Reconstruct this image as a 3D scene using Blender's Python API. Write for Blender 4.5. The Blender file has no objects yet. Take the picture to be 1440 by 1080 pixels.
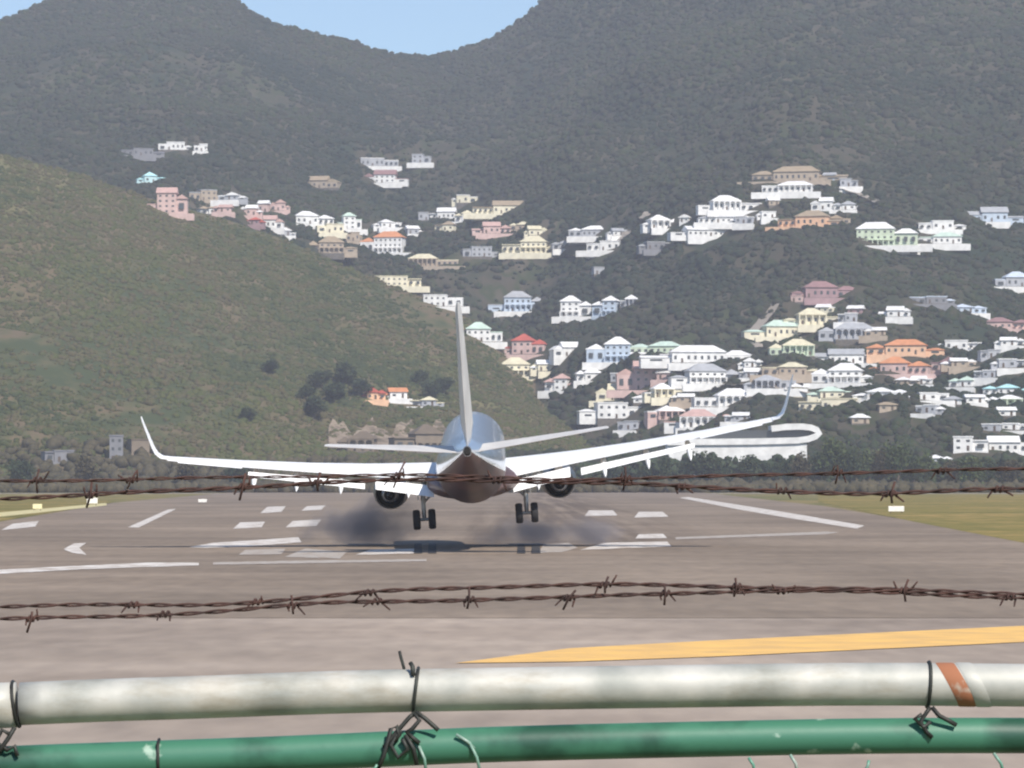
import bpy, bmesh, math, random
import numpy as np
from mathutils import Vector, Matrix, Euler
R = math.radians
SC = bpy.context.scene
COL = SC.collection
random.seed(7)
rng = np.random.default_rng(7)

# ------------------------------------------------------------------ camera, sky, sun, exposure
F = 5040.0           # focal length in photo pixels (1440 wide)
CAMZ = 3.65
HY = 678.0           # horizon row
cd = bpy.data.cameras.new('camera'); cam = bpy.data.objects.new('camera', cd); COL.objects.link(cam)
cam.location = (0, 0, CAMZ)
cam.rotation_euler = (R(90) + math.atan((HY - 540) / F), 0, 0)
cd.sensor_width = 36; cd.lens = F / 1440 * 36
cd.clip_start = 0.1; cd.clip_end = 20000
cd.dof.use_dof = True; cd.dof.focus_distance = 7.6; cd.dof.aperture_fstop = 34
SC.camera = cam

sun_dir = Vector((0.34, -0.64, 0.70)).normalized()      # towards the sun
elev = math.asin(sun_dir.z); azim = math.atan2(sun_dir.x, sun_dir.y)
w = bpy.data.worlds.new("World"); SC.world = w; w.use_nodes = True
nt = w.node_tree
sky = nt.nodes.new('ShaderNodeTexSky'); sky.sky_type = 'NISHITA'; sky.sun_disc = False
sky.sun_elevation = elev; sky.sun_rotation = azim
sky.air_density = 1.0; sky.dust_density = 0.0; sky.ozone_density = 5.0
bg = nt.nodes['Background']; bg.inputs[1].default_value = 0.105
nt.links.new(sky.outputs[0], bg.inputs[0])
sd = bpy.data.lights.new('sun', 'SUN'); sd.energy = 4.6; sd.angle = R(0.55); sd.color = (1, 0.93, 0.83)
so = bpy.data.objects.new('sun', sd); COL.objects.link(so)
so.rotation_euler = sun_dir.to_track_quat('Z', 'Y').to_euler(); so.location = (0, 0, 900)
SC.view_settings.view_transform = 'Standard'; SC.view_settings.look = 'None'
SC.view_settings.exposure = 0.38; SC.view_settings.gamma = 1
SC.cycles.max_bounces = 6; SC.cycles.volume_bounces = 1; SC.cycles.transparent_max_bounces = 12
SC.cycles.volume_step_rate = 1.0; SC.cycles.use_denoising = True

def gp(px, py):                       # photo pixel -> point of the flat ground
    D = CAMZ * F / (py - HY)
    return ((px - 720) / F * D, D)
def wp(px, py, Y):                    # photo pixel at a distance -> point
    return Vector(((px - 720) / F * Y, Y, CAMZ - (py - HY) / F * Y))

# ------------------------------------------------------------------ materials
def mat(name, col, rough=0.7, metal=0.0, var=None, scale=1.0, spec=0.5, bump=0.0, coat=0.0, detail=4, lo=0.35, hi=0.65, bscale=None):
    m = bpy.data.materials.new(name); m.use_nodes = True
    n = m.node_tree.nodes; l = m.node_tree.links; b = n['Principled BSDF']
    b.inputs['Base Color'].default_value = (*col, 1); b.inputs['Roughness'].default_value = rough
    b.inputs['Metallic'].default_value = metal; b.inputs['Specular IOR Level'].default_value = spec
    b.inputs['Coat Weight'].default_value = coat
    tc = n.new('ShaderNodeTexCoord')
    t = n.new('ShaderNodeTexNoise'); t.inputs['Scale'].default_value = scale; t.inputs['Detail'].default_value = detail
    l.new(tc.outputs['Object'], t.inputs['Vector'])
    r = n.new('ShaderNodeValToRGB')
    r.color_ramp.elements[0].position = lo; r.color_ramp.elements[1].position = hi
    if var is None: var = tuple(c * 0.85 for c in col)
    r.color_ramp.elements[0].color = (*var, 1); r.color_ramp.elements[1].color = (*col, 1)
    l.new(t.outputs['Fac'], r.inputs[0]); l.new(r.outputs[0], b.inputs['Base Color'])
    if bump:
        t2 = n.new('ShaderNodeTexNoise'); t2.inputs['Scale'].default_value = bscale or scale * 8; t2.inputs['Detail'].default_value = 5
        l.new(tc.outputs['Object'], t2.inputs['Vector'])
        bp = n.new('ShaderNodeBump'); bp.inputs['Strength'].default_value = bump
        l.new(t2.outputs['Fac'], bp.inputs['Height']); l.new(bp.outputs[0], b.inputs['Normal'])
    return m

def landmat(name, stops, scales, mixw=0.5, stretch=(1, 1, 1), rough=0.95, bump=0.0):
    """three octave patches of colour: two noises summed into one ramp"""
    m = bpy.data.materials.new(name); m.use_nodes = True
    n = m.node_tree.nodes; l = m.node_tree.links; b = n['Principled BSDF']
    b.inputs['Roughness'].default_value = rough; b.inputs['Specular IOR Level'].default_value = 0.15
    g = n.new('ShaderNodeNewGeometry'); mp = n.new('ShaderNodeMapping'); mp.inputs['Scale'].default_value = stretch
    l.new(g.outputs['Position'], mp.inputs['Vector'])
    a = n.new('ShaderNodeTexNoise'); a.inputs['Scale'].default_value = scales[0]; a.inputs['Detail'].default_value = 5
    c = n.new('ShaderNodeTexNoise'); c.inputs['Scale'].default_value = scales[1]; c.inputs['Detail'].default_value = 4
    for t in (a, c): l.new(mp.outputs[0], t.inputs['Vector'])
    mx = n.new('ShaderNodeMix'); mx.data_type = 'FLOAT'; mx.inputs[0].default_value = mixw
    l.new(a.outputs['Fac'], mx.inputs[2]); l.new(c.outputs['Fac'], mx.inputs[3])
    r = n.new('ShaderNodeValToRGB'); cr = r.color_ramp
    while len(cr.elements) > 1: cr.elements.remove(cr.elements[-1])
    cr.elements[0].position = stops[0][0]; cr.elements[0].color = (*stops[0][1], 1)
    for p, cc in stops[1:]:
        e = cr.elements.new(p); e.color = (*cc, 1)
    l.new(mx.outputs[0], r.inputs[0]); l.new(r.outputs[0], b.inputs['Base Color'])
    if bump:
        bp = n.new('ShaderNodeBump'); bp.inputs['Strength'].default_value = bump; bp.inputs['Distance'].default_value = 0.02
        l.new(c.outputs['Fac'], bp.inputs['Height']); l.new(bp.outputs[0], b.inputs['Normal'])
    return m

# ------------------------------------------------------------------ object helpers
def tag(o, label=None, cat=None, group=None, kind=None):
    if label: o['label'] = label
    if cat: o['category'] = cat
    if group: o['group'] = group
    if kind: o['kind'] = kind
    return o
def empty(name, loc=(0, 0, 0), rot=None):
    o = bpy.data.objects.new(name, None); o.location = loc
    if rot: o.rotation_euler = rot
    o.empty_display_size = 0.5; COL.objects.link(o); return o
def link(name, me, m, parent=None, smooth=False):
    o = bpy.data.objects.new(name, me); COL.objects.link(o)
    if m is not None and len(me.materials) == 0: me.materials.append(m)
    if parent: o.parent = parent
    if smooth:
        me.polygons.foreach_set('use_smooth', [True] * len(me.polygons))
    return o
class MB:
    def __init__(s): s.v = []; s.f = []
    def add(s, vs, fs):
        k = len(s.v); s.v += [tuple(v) for v in vs]; s.f += [tuple(i + k for i in f) for f in fs]
    def box(s, x0, x1, y0, y1, z0, z1):
        s.add([(x0, y0, z0), (x1, y0, z0), (x1, y1, z0), (x0, y1, z0), (x0, y0, z1), (x1, y0, z1), (x1, y1, z1), (x0, y1, z1)],
              [(0, 3, 2, 1), (4, 5, 6, 7), (0, 1, 5, 4), (1, 2, 6, 5), (2, 3, 7, 6), (3, 0, 4, 7)])
    def loft(s, rings, cap=True):
        n = len(rings[0]); vs = [p for r in rings for p in r]; fs = []
        for i in range(len(rings) - 1):
            for j in range(n):
                a = i * n + j; b = i * n + (j + 1) % n
                fs.append((a, b, b + n, a + n))
        if cap:
            fs.append(tuple(range(n))[::-1]); fs.append(tuple((len(rings) - 1) * n + j for j in range(n)))
        s.add(vs, fs)
    def tube(s, pts, r, n=8, cap=True):
        pts = [Vector(p) for p in pts]; rs = r if isinstance(r, (list, tuple)) else [r] * len(pts)
        rings = []; up = None
        for i, p in enumerate(pts):
            d = (pts[min(i + 1, len(pts) - 1)] - pts[max(i - 1, 0)]).normalized()
            if up is None:
                up = Vector((0, 0, 1)) if abs(d.z) < 0.9 else Vector((1, 0, 0))
            a = (up - d * up.dot(d)).normalized(); b = d.cross(a); up = a
            rings.append([p + (a * math.cos(2 * math.pi * k / n) + b * math.sin(2 * math.pi * k / n)) * rs[i] for k in range(n)])
        s.loft(rings, cap)
    def mesh(s, name):
        me = bpy.data.meshes.new(name); me.from_pydata(s.v, [], s.f)
        bm = bmesh.new(); bm.from_mesh(me); bmesh.ops.recalc_face_normals(bm, faces=bm.faces); bm.to_mesh(me); bm.free()
        return me
    def build(s, name, m, parent=None, smooth=False):
        return link(name, s.mesh(name), m, parent, smooth)
def autosmooth(o, ang=40):
    me = o.data
    me.polygons.foreach_set('use_smooth', [True] * len(me.polygons))
    bm = bmesh.new(); bm.from_mesh(me)
    for e in bm.edges:
        if len(e.link_faces) == 2 and e.calc_face_angle(0) > R(ang): e.smooth = False
    bm.to_mesh(me); bm.free()
    return o

# ------------------------------------------------------------------ terrain function (numpy, used by mesh and by ray marching)
def _h(ix, iy, s):
    v = np.sin(ix * 127.1 + iy * 311.7 + s * 74.7) * 43758.5453
    return v - np.floor(v)
def vnoise(x, y, s=0):
    ix = np.floor(x); iy = np.floor(y); fx = x - ix; fy = y - iy
    fx = fx * fx * (3 - 2 * fx); fy = fy * fy * (3 - 2 * fy)
    a = _h(ix, iy, s); b = _h(ix + 1, iy, s); c = _h(ix, iy + 1, s); d = _h(ix + 1, iy + 1, s)
    return (a + (b - a) * fx) * (1 - fy) + (c + (d - c) * fx) * fy
def fbm(x, y, s=0, o=4):
    t = 0; a = 0.5
    for i in range(o):
        t = t + a * (vnoise(x, y, s + i) - 0.5); x = x * 2.03 + 5.1; y = y * 2.03 + 1.7; a *= 0.5
    return t
# skyline of the mountains and of the low hill, by photo column
SKY_X = [-2000, -900, -500, -300, -100, 0, 20, 45, 100, 250, 330, 345, 360, 400, 440, 480, 520, 560, 600, 640, 680, 720, 740, 755, 800, 900, 1100, 1440, 1700, 2000, 3000]
SKY_Y = [420, 220, 90, 60, 45, 26, 18, 8, -14, -30, -4, 8, 20, 36, 45, 52, 66, 75, 78, 70, 57, 34, 18, 5, -40, -95, -150, -130, -60, 60, 330]
LOW_X = [-2000, -500, 0, 100, 200, 300, 400, 500, 560, 640, 700, 760, 820, 900, 960, 1010, 3000]
LOW_Y = [300, 190, 215, 243, 275, 302, 335, 382, 405, 434, 475, 522, 570, 625, 665, 690, 760]
B0 = 1420.0
def terrain(x, y):
    px = 720 + F * x / y
    n1 = fbm(x / 230, y / 230, 3, 5)
    n2 = fbm(x / 60, y / 60, 11, 4)
    # mountains
    Yr = 3250 + 150 * np.sin(px / 330.0) + 60 * np.sin(px / 97.0)
    zr = CAMZ + (HY - np.interp(px, SKY_X, SKY_Y)) / F * Yr
    t = (y - B0) / (Yr - B0); tc = np.clip(t, 0, 1)
    prof = 0.38 * tc + 0.62 * tc ** 1.55
    fade = np.clip(tc * 5, 0, 1) * (1 - tc ** 6)
    rid = -np.abs(fbm((x + 0.45 * y) / 330, (y - 0.5 * x) / 620, 21, 4)) * 1.7
    hm = zr * prof + fade * (n1 * 95 + n2 * 26 + rid * 85) - 0.35 * np.clip(y - Yr, 0, 3000)
    # low hill at left
    Y2 = 2080 + 60 * np.sin(px / 210.0)
    z2 = CAMZ + (HY - np.interp(px, LOW_X, LOW_Y)) / F * Y2
    t2 = (y - B0) / (Y2 - B0); c2 = np.clip(t2, 0, 1)
    f2 = np.clip(c2 * 8, 0, 1) * (1 - c2 ** 5) * np.clip(z2 / 40, 0, 1)
    hl = z2 * (0.8 * c2 + 0.2 * c2 ** 2) + f2 * (n1 * 40 + n2 * 12 - np.abs(fbm((x - .5 * y) / 260, (y + .3 * x) / 480, 31, 3)) * 22) - 0.55 * np.clip(y - Y2, 0, 3000)
    hl = np.where(z2 > 0, hl, -50)
    h = np.maximum(hm, hl)
    return np.where(y < B0 + 5, -1.5, h), hl > hm
def hit(px, py, ymin=None, step=2.0):
    ys = np.arange(ymin or B0, 3600, step)
    xs = (px - 720) / F * ys; zs = CAMZ - (py - HY) / F * ys
    h, _ = terrain(xs, ys)
    k = np.argmax(h >= zs) if (h >= zs).any() else len(ys) - 1
    return float(xs[k]), float(ys[k]), float(h[k])

# ------------------------------------------------------------------ ground sheets
GRASS = landmat('dry_grass', [(0.36, (0.075, 0.085, 0.03)), (0.47, (0.14, 0.135, 0.05)), (0.56, (0.25, 0.19, 0.08)), (0.68, (0.12, 0.125, 0.05))], (0.012, 0.15), 0.4)
ground = MB(); ground.add([(-9000, -400, 0), (9000, -400, 0), (9000, 12000, 0), (-9000, 12000, 0)], [(0, 1, 2, 3)])
tag(ground.build('ground', GRASS), kind='structure')

ASP = bpy.data.materials.new('asphalt'); ASP.use_nodes = True
def asphalt(m, base, streak):
    n = m.node_tree.nodes; l = m.node_tree.links; b = n['Principled BSDF']
    b.inputs['Roughness'].default_value = 0.85; b.inputs['Specular IOR Level'].default_value = 0.25
    g = n.new('ShaderNodeNewGeometry')
    def noise(sc, st, det=4):
        mp = n.new('ShaderNodeMapping'); mp.inputs['Scale'].default_value = st; l.new(g.outputs['Position'], mp.inputs['Vector'])
        t = n.new('ShaderNodeTexNoise'); t.inputs['Scale'].default_value = sc; t.inputs['Detail'].default_value = det
        l.new(mp.outputs[0], t.inputs['Vector']); return t.outputs['Fac']
    def ramp(s, a, b_, ca, cb):
        r = n.new('ShaderNodeValToRGB'); r.color_ramp.elements[0].position = a; r.color_ramp.elements[1].position = b_
        r.color_ramp.elements[0].color = (*ca, 1); r.color_ramp.elements[1].color = (*cb, 1); l.new(s, r.inputs[0]); return r.outputs[0]
    def mul(a, c, f=1.0):
        x = n.new('ShaderNodeMix'); x.data_type = 'RGBA'; x.blend_type = 'MULTIPLY'; x.inputs[0].default_value = f
        l.new(a, x.inputs[6]); l.new(c, x.inputs[7]); return x.outputs[2]
    c = ramp(noise(0.05, (1, 0.4, 1)), 0.40, 0.60, tuple(v * 0.80 for v in base), tuple(v * 1.05 for v in base))
    c = mul(c, ramp(noise(1.3, (1, 0.25, 1), 6), 0.3, 0.7, (0.78, 0.78, 0.79), (1, 1, 1)))
    c = mul(c, ramp(noise(0.22, (0.25, 0.6, 1), 2), 0.36, 0.62, (0.84, 0.83, 0.82), (1, 1, 1)))
    if streak:
        # tyre rubber laid along the runway: long narrow streaks near its middle
        s = ramp(noise(0.55, (1, 0.012, 1), 3), 0.44, 0.62, (0.62, 0.60, 0.60), (1, 1, 1))
        sp = n.new('ShaderNodeSeparateXYZ'); l.new(g.outputs['Position'], sp.inputs[0])
        sh = n.new('ShaderNodeMath'); sh.operation = 'MULTIPLY_ADD'; sh.inputs[1].default_value = -0.0125; l.new(sp.outputs[1], sh.inputs[0]); l.new(sp.outputs[0], sh.inputs[2])
        ab = n.new('ShaderNodeMath'); ab.operation = 'ABSOLUTE'; l.new(sh.outputs[0], ab.inputs[0])
        mr = n.new('ShaderNodeMapRange'); mr.inputs[1].default_value = 3; mr.inputs[2].default_value = 13; mr.inputs[3].default_value = 1; mr.inputs[4].default_value = 0
        l.new(ab.outputs[0], mr.inputs[0])
        my = n.new('ShaderNodeMapRange'); my.inputs[1].default_value = 175; my.inputs[2].default_value = 235; l.new(sp.outputs[1], my.inputs[0])
        mm = n.new('ShaderNodeMath'); mm.operation = 'MULTIPLY'; l.new(mr.outputs[0], mm.inputs[0]); l.new(my.outputs[0], mm.inputs[1])
        x = n.new('ShaderNodeMix'); x.data_type = 'RGBA'; x.blend_type = 'MULTIPLY'
        l.new(mm.outputs[0], x.inputs[0]); l.new(c, x.inputs[6]); l.new(s, x.inputs[7]); c = x.outputs[2]
    l.new(c, b.inputs['Base Color'])
asphalt(ASP, (0.290, 0.228, 0.172), True)
CONC = bpy.data.materials.new('pale_concrete'); CONC.use_nodes = True
asphalt(CONC, (0.40, 0.325, 0.262), False)
def sheet(name, pts, z, m, kind='structure'):
    mb = MB(); mb.add([(p[0], p[1], z) for p in pts], [tuple(range(len(pts)))])
    return tag(mb.build(name, m), kind=kind)
rw = [gp(*p) for p in ((-260, 778), (0, 734), (160, 707), (330, 692))] + [gp(960, 689.5), gp(1160, 712), gp(1290, 734), gp(1440, 763), gp(1700, 812)]
sheet('runway', [(-120, 96), (120, 96)] + [rw[-1]] + rw[::-1][1:] , 0.02, ASP)
sheet('blast_pad', [(-140, 40), (140, 40), (140, 97), (60, 96), (20, 98), (6, 97.2), (-8, 98.5), (-30, 97), (-140, 98)], 0.012, CONC)
road = bpy.data.materials.new('road_asphalt'); road.use_nodes = True; asphalt(road, (0.41, 0.335, 0.27), False)
sheet('road', [(-300, 6), (300, 6), (300, 82), (-300, 82)], 0.032, road)
VERGE = landmat('verge_grass', [(0.35, (0.10, 0.10, 0.03)), (0.5, (0.19, 0.16, 0.05)), (0.62, (0.34, 0.23, 0.09))], (0.05, 0.5), 0.5)

PAINT = mat('white_paint', (0.70, 0.66, 0.61), 0.7, var=(0.36, 0.29, 0.23), scale=0.9, lo=0.38, hi=0.58)
FADED = mat('faded_white_paint', (0.40, 0.36, 0.32), 0.8, var=(0.29, 0.23, 0.18), scale=1.5, lo=0.38, hi=0.55)
YEL = mat('yellow_paint', (0.78, 0.47, 0.13), 0.7, var=(0.62, 0.38, 0.13), scale=0.8)
PYEL = mat('pale_yellow_paint', (0.62, 0.55, 0.28), 0.8, var=(0.45, 0.38, 0.2), scale=0.6)
marks = [
 ('threshold_line', [(-400, 812), (0, 802), (100, 797), (205, 792), (280, 792), (280, 796), (205, 798), (100, 802), (0, 808), (-400, 819)], PAINT),
 ('threshold_line', [(300, 791.5), (420, 789), (600, 787), (600, 790), (420, 793), (300, 795)], FADED),
 ('edge_marking', [(180, 742), (236, 717), (248, 716), (196, 742)], PAINT),
 ('runway_arrowhead', [(90, 773), (104, 765), (122, 764), (112, 771), (122, 781), (102, 778)], PAINT),
 ('threshold_stripe', [(266, 770), (300, 764), (420, 756), (424, 763), (350, 769), (290, 771)], PAINT),
 ('threshold_stripe', [(336, 781), (345, 774), (402, 772), (396, 780)], FADED),
 ('threshold_stripe', [(328, 744), (338, 735), (373, 734), (368, 742)], PAINT),
 ('threshold_stripe', [(402, 742), (412, 733), (452, 731), (445, 740)], PAINT),
 ('threshold_stripe', [(366, 722), (376, 713), (402, 712), (396, 720)], PAINT),
 ('threshold_stripe', [(424, 718.5), (432, 712), (458, 711), (452, 717)], PAINT),
 ('threshold_stripe', [(400, 784), (430, 772), (488, 777), (478, 786)], FADED),
 ('threshold_stripe', [(500, 781), (520, 774), (585, 772), (582, 779)], PAINT),
 ('threshold_stripe', [(822, 726), (828, 718), (862, 718), (868, 725)], PAINT),
 ('threshold_stripe', [(892, 728), (898, 720), (932, 720), (940, 727)], PAINT),
 ('threshold_stripe', [(758, 778), (764, 766), (800, 764), (812, 771), (790, 777)], FADED),
 ('threshold_stripe', [(815, 774), (850, 764), (938, 762), (944, 769)], PAINT),
 ('threshold_stripe', [(893, 758), (898, 752), (932, 751), (938, 757)], PAINT),
 ('edge_marking', [(955, 700), (968, 699), (1060, 713.5), (1130, 725), (1215, 739.5), (1205, 744), (1110, 729), (1040, 717)], PAINT),
 ('threshold_line', [(950, 756), (1160, 748), (1180, 749), (1160, 752), (950, 759)], FADED),
 ('edge_line', [(-60, 729), (0, 721), (150, 707.5), (150, 711), (0, 727), (-60, 736)], PYEL),
 ('edge_marking', [(2, 746), (18, 737), (55, 733), (50, 741)], PAINT),
]
for k, (nm, pts, m) in enumerate(marks):
    sheet(nm, [gp(*p) for p in pts], 0.034, m)
WSHADOW = mat('wheel_shadow_paint', (0.028, 0.026, 0.028), 0.8, var=(0.07, 0.06, 0.055), scale=1.5, lo=.3, hi=.5)  # near-black patches painted on the runway as shadows of the wheels
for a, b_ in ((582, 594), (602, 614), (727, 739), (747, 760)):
    sheet('painted_wheel_shadow', [gp(a, 779), gp(b_, 779), gp(b_ - 1, 765), gp(a + 1, 765)], 0.042, WSHADOW)
sheet('yellow_chevron', [gp(*p) for p in ((640, 935), (800, 914), (1000, 903), (1440, 882), (1760, 868), (1760, 890), (1440, 905), (1000, 926), (800, 933))], 0.046, YEL)
sheet('grass_verge', [gp(*p) for p in ((1150, 706), (1290, 735), (1440, 764), (1800, 830), (1800, 700), (1150, 694))], 0.026, VERGE)
sheet('grass_verge', [gp(*p) for p in ((-400, 800), (0, 733), (160, 706), (110, 699), (-400, 700))], 0.026, VERGE)
sheet('access_road', [(-420, 1130), (420, 1130), (430, 1180), (-420, 1180)], 0.012, mat('dusty_asphalt', (0.30, 0.25, 0.23), 0.9, scale=0.02))

# ------------------------------------------------------------------ hills
MOUNT = landmat('mountain_scrub', [(0.40, (0.022, 0.034, 0.020)), (0.46, (0.040, 0.044, 0.026)), (0.52, (0.066, 0.056, 0.040)), (0.57, (0.034, 0.046, 0.018)), (0.63, (0.085, 0.072, 0.052))], (0.006, 0.05), 0.5, (1, 0.45, 1))
LOWM = landmat('hill_scrub', [(0.40, (0.050, 0.064, 0.026)), (0.46, (0.092, 0.088, 0.040)), (0.52, (0.135, 0.100, 0.060)), (0.57, (0.080, 0.092, 0.030)), (0.63, (0.14, 0.125, 0.060))], (0.006, 0.07), 0.45, (1, 0.45, 1))
def grid(name, u0, u1, nu, y0, y1, ny, m, which):
    us = np.linspace(u0, u1, nu); ys = np.linspace(0, 1, ny); ys = y0 + (y1 - y0) * ys
    U, Y = np.meshgrid(us, ys); X = U * Y
    h, low = terrain(X, Y)
    me = bpy.data.meshes.new(name)
    V = np.stack([X, Y, h], -1).reshape(-1, 3)
    i = np.arange(ny - 1)[:, None] * nu + np.arange(nu - 1)[None, :]
    f = np.stack([i, i + 1, i + 1 + nu, i + nu], -1).reshape(-1, 4)
    me.vertices.add(len(V)); me.vertices.foreach_set('co', V.astype(np.float32).ravel())
    me.loops.add(f.size); me.loops.foreach_set('vertex_index', f.ravel().astype(np.int32))
    me.polygons.add(len(f)); me.polygons.foreach_set('loop_start', np.arange(0, f.size, 4, dtype=np.int32))
    me.materials.append(MOUNT); me.materials.append(LOWM)
    lo = low[:-1, :-1].ravel().astype(np.int32); me.polygons.foreach_set('material_index', lo)
    me.update(); me.validate()
    me.polygons.foreach_set('use_smooth', [True] * len(f))
    o = bpy.data.objects.new(name, me); COL.objects.link(o); tag(o, kind='structure')
    return o
grid('hills', -0.42, 0.42, 700, B0 - 20, 4300, 620, None, None)

# scrub and trees that cover the slopes, one mass
ico = bmesh.new(); bmesh.ops.create_icosphere(ico, subdivisions=1, radius=1)
IV = np.array([v.co[:] for v in ico.verts]); IF = np.array([[v.index for v in f.verts] for f in ico.faces]); ico.free()
def clumps(name, P, Rr, m, label, flat=0.8, jit=0.3):
    n = len(P); nv = len(IV)
    J = 1 + (rng.random((n, nv, 1)) - 0.5) * 2 * jit
    sc = Rr[:, None, None] * np.array([1, 1, flat])[None, None]
    V = (IV[None] * J * sc + P[:, None]).reshape(-1, 3)
    Fc = (IF[None] + (np.arange(n) * nv)[:, None, None]).reshape(-1, 3)
    me = bpy.data.meshes.new(name)
    me.vertices.add(len(V)); me.vertices.foreach_set('co', V.astype(np.float32).ravel())
    me.loops.add(Fc.size); me.loops.foreach_set('vertex_index', Fc.ravel().astype(np.int32))
    me.polygons.add(len(Fc)); me.polygons.foreach_set('loop_start', np.arange(0, Fc.size, 3, dtype=np.int32))
    me.update(); me.materials.append(m)
    o = bpy.data.objects.new(name, me); COL.objects.link(o)
    return tag(o, label, None, None, 'stuff')

# ------------------------------------------------------------------ houses
def hm(name, c): return mat(name, c, 0.85, scale=0.3, var=tuple(v * 0.82 for v in c))
WALL = {'W': hm('white_render', (0.80, 0.79, 0.77)), 'C': hm('cream_render', (0.78, 0.72, 0.55)), 'P': hm('pink_render', (0.62, 0.44, 0.40)),
        'T': hm('tan_render', (0.42, 0.34, 0.26)), 'O': hm('orange_render', (0.80, 0.50, 0.32)), 'G': hm('grey_render', (0.42, 0.43, 0.46)),
        'N': hm('pale_green_render', (0.58, 0.66, 0.50)), 'M': hm('mauve_render', (0.36, 0.23, 0.24)), 'B': hm('pale_blue_render', (0.52, 0.60, 0.70)),
        'D': hm('dim_grey_render', (0.22, 0.22, 0.24)), 'E': hm('earth_render', (0.22, 0.175, 0.13)), 'A': hm('aqua_render', (0.50, 0.70, 0.72))}
ROOF = {'W': hm('white_roof', (0.82, 0.81, 0.80)), 'C': hm('cream_roof', (0.68, 0.62, 0.44)), 'P': hm('pink_roof', (0.55, 0.36, 0.32)),
        'T': hm('tan_roof', (0.36, 0.28, 0.19)), 'O': hm('orange_tile_roof', (0.62, 0.26, 0.12)), 'R': hm('red_roof', (0.48, 0.10, 0.07)),
        'G': hm('grey_roof', (0.40, 0.41, 0.43)), 'N': hm('green_white_roof', (0.55, 0.68, 0.58)), 'M': hm('mauve_roof', (0.30, 0.17, 0.17)),
        'B': hm('pale_blue_roof', (0.55, 0.62, 0.72)), 'D': hm('dim_grey_roof', (0.20, 0.20, 0.23)), 'E': hm('earth_roof', (0.15, 0.115, 0.08)), 'A': hm('aqua_roof', (0.45, 0.75, 0.78))}
GLASS = mat('dark_window_glass', (0.07, 0.075, 0.08), 0.25, scale=2)
SHADE = mat('dark_timber', (0.10, 0.07, 0.05), 0.7, scale=3)
STONE = mat('stone_foundation', (0.15, 0.13, 0.11), 0.9, scale=1, var=(0.09, 0.08, 0.07))
ub = MB(); ub.box(-.5, .5, -.5, .5, 0, 1)
WINM = ub.mesh('window'); WINM.materials.append(GLASS)
DOORM = ub.mesh('door'); DOORM.materials.append(SHADE)
def roof_mb(x0, x1, y0, y1, z, kind, rise, ov=0.7):
    mb = MB(); x0 -= ov; x1 += ov; y0 -= ov; y1 += ov
    if kind == 'flat':
        mb.box(x0 + ov * .6, x1 - ov * .6, y0 + ov * .6, y1 - ov * .6, z + .004, z + 0.55); return mb
    W_ = x1 - x0; D_ = y1 - y0; ym = (y0 + y1) / 2; xm = (x0 + x1) / 2
    e = 0.25
    if kind == 'hip':
        if W_ >= D_: a = (x0 + D_ / 2 * .9, ym); b = (x1 - D_ / 2 * .9, ym)
        else: a = (xm, y0 + W_ / 2 * .9); b = (xm, y1 - W_ / 2 * .9)
    else:
        if W_ >= D_: a = (x0 + .15, ym); b = (x1 - .15, ym)
        else: a = (xm, y0 + .15); b = (xm, y1 - .15)
    v = [(x0, y0, z), (x1, y0, z), (x1, y1, z), (x0, y1, z), (x0, y0, z + e), (x1, y0, z + e), (x1, y1, z + e), (x0, y1, z + e), (*a, z + e + rise), (*b, z + e + rise)]
    f = [(3, 2, 1, 0), (0, 1, 5, 4), (1, 2, 6, 5), (2, 3, 7, 6), (3, 0, 4, 7)]
    if W_ >= D_: f += [(4, 5, 9, 8), (5, 6, 9), (6, 7, 8, 9), (7, 4, 8)]
    else: f += [(4, 5, 8), (5, 6, 9, 8), (6, 7, 9), (7, 4, 8, 9)]
    mb.add(v, f); return mb
def cube(name, me, parent, loc, scale):
    o = bpy.data.objects.new(name, me); COL.objects.link(o); o.parent = parent; o.location = loc; o.scale = scale; return o
HOUSES = []
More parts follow.
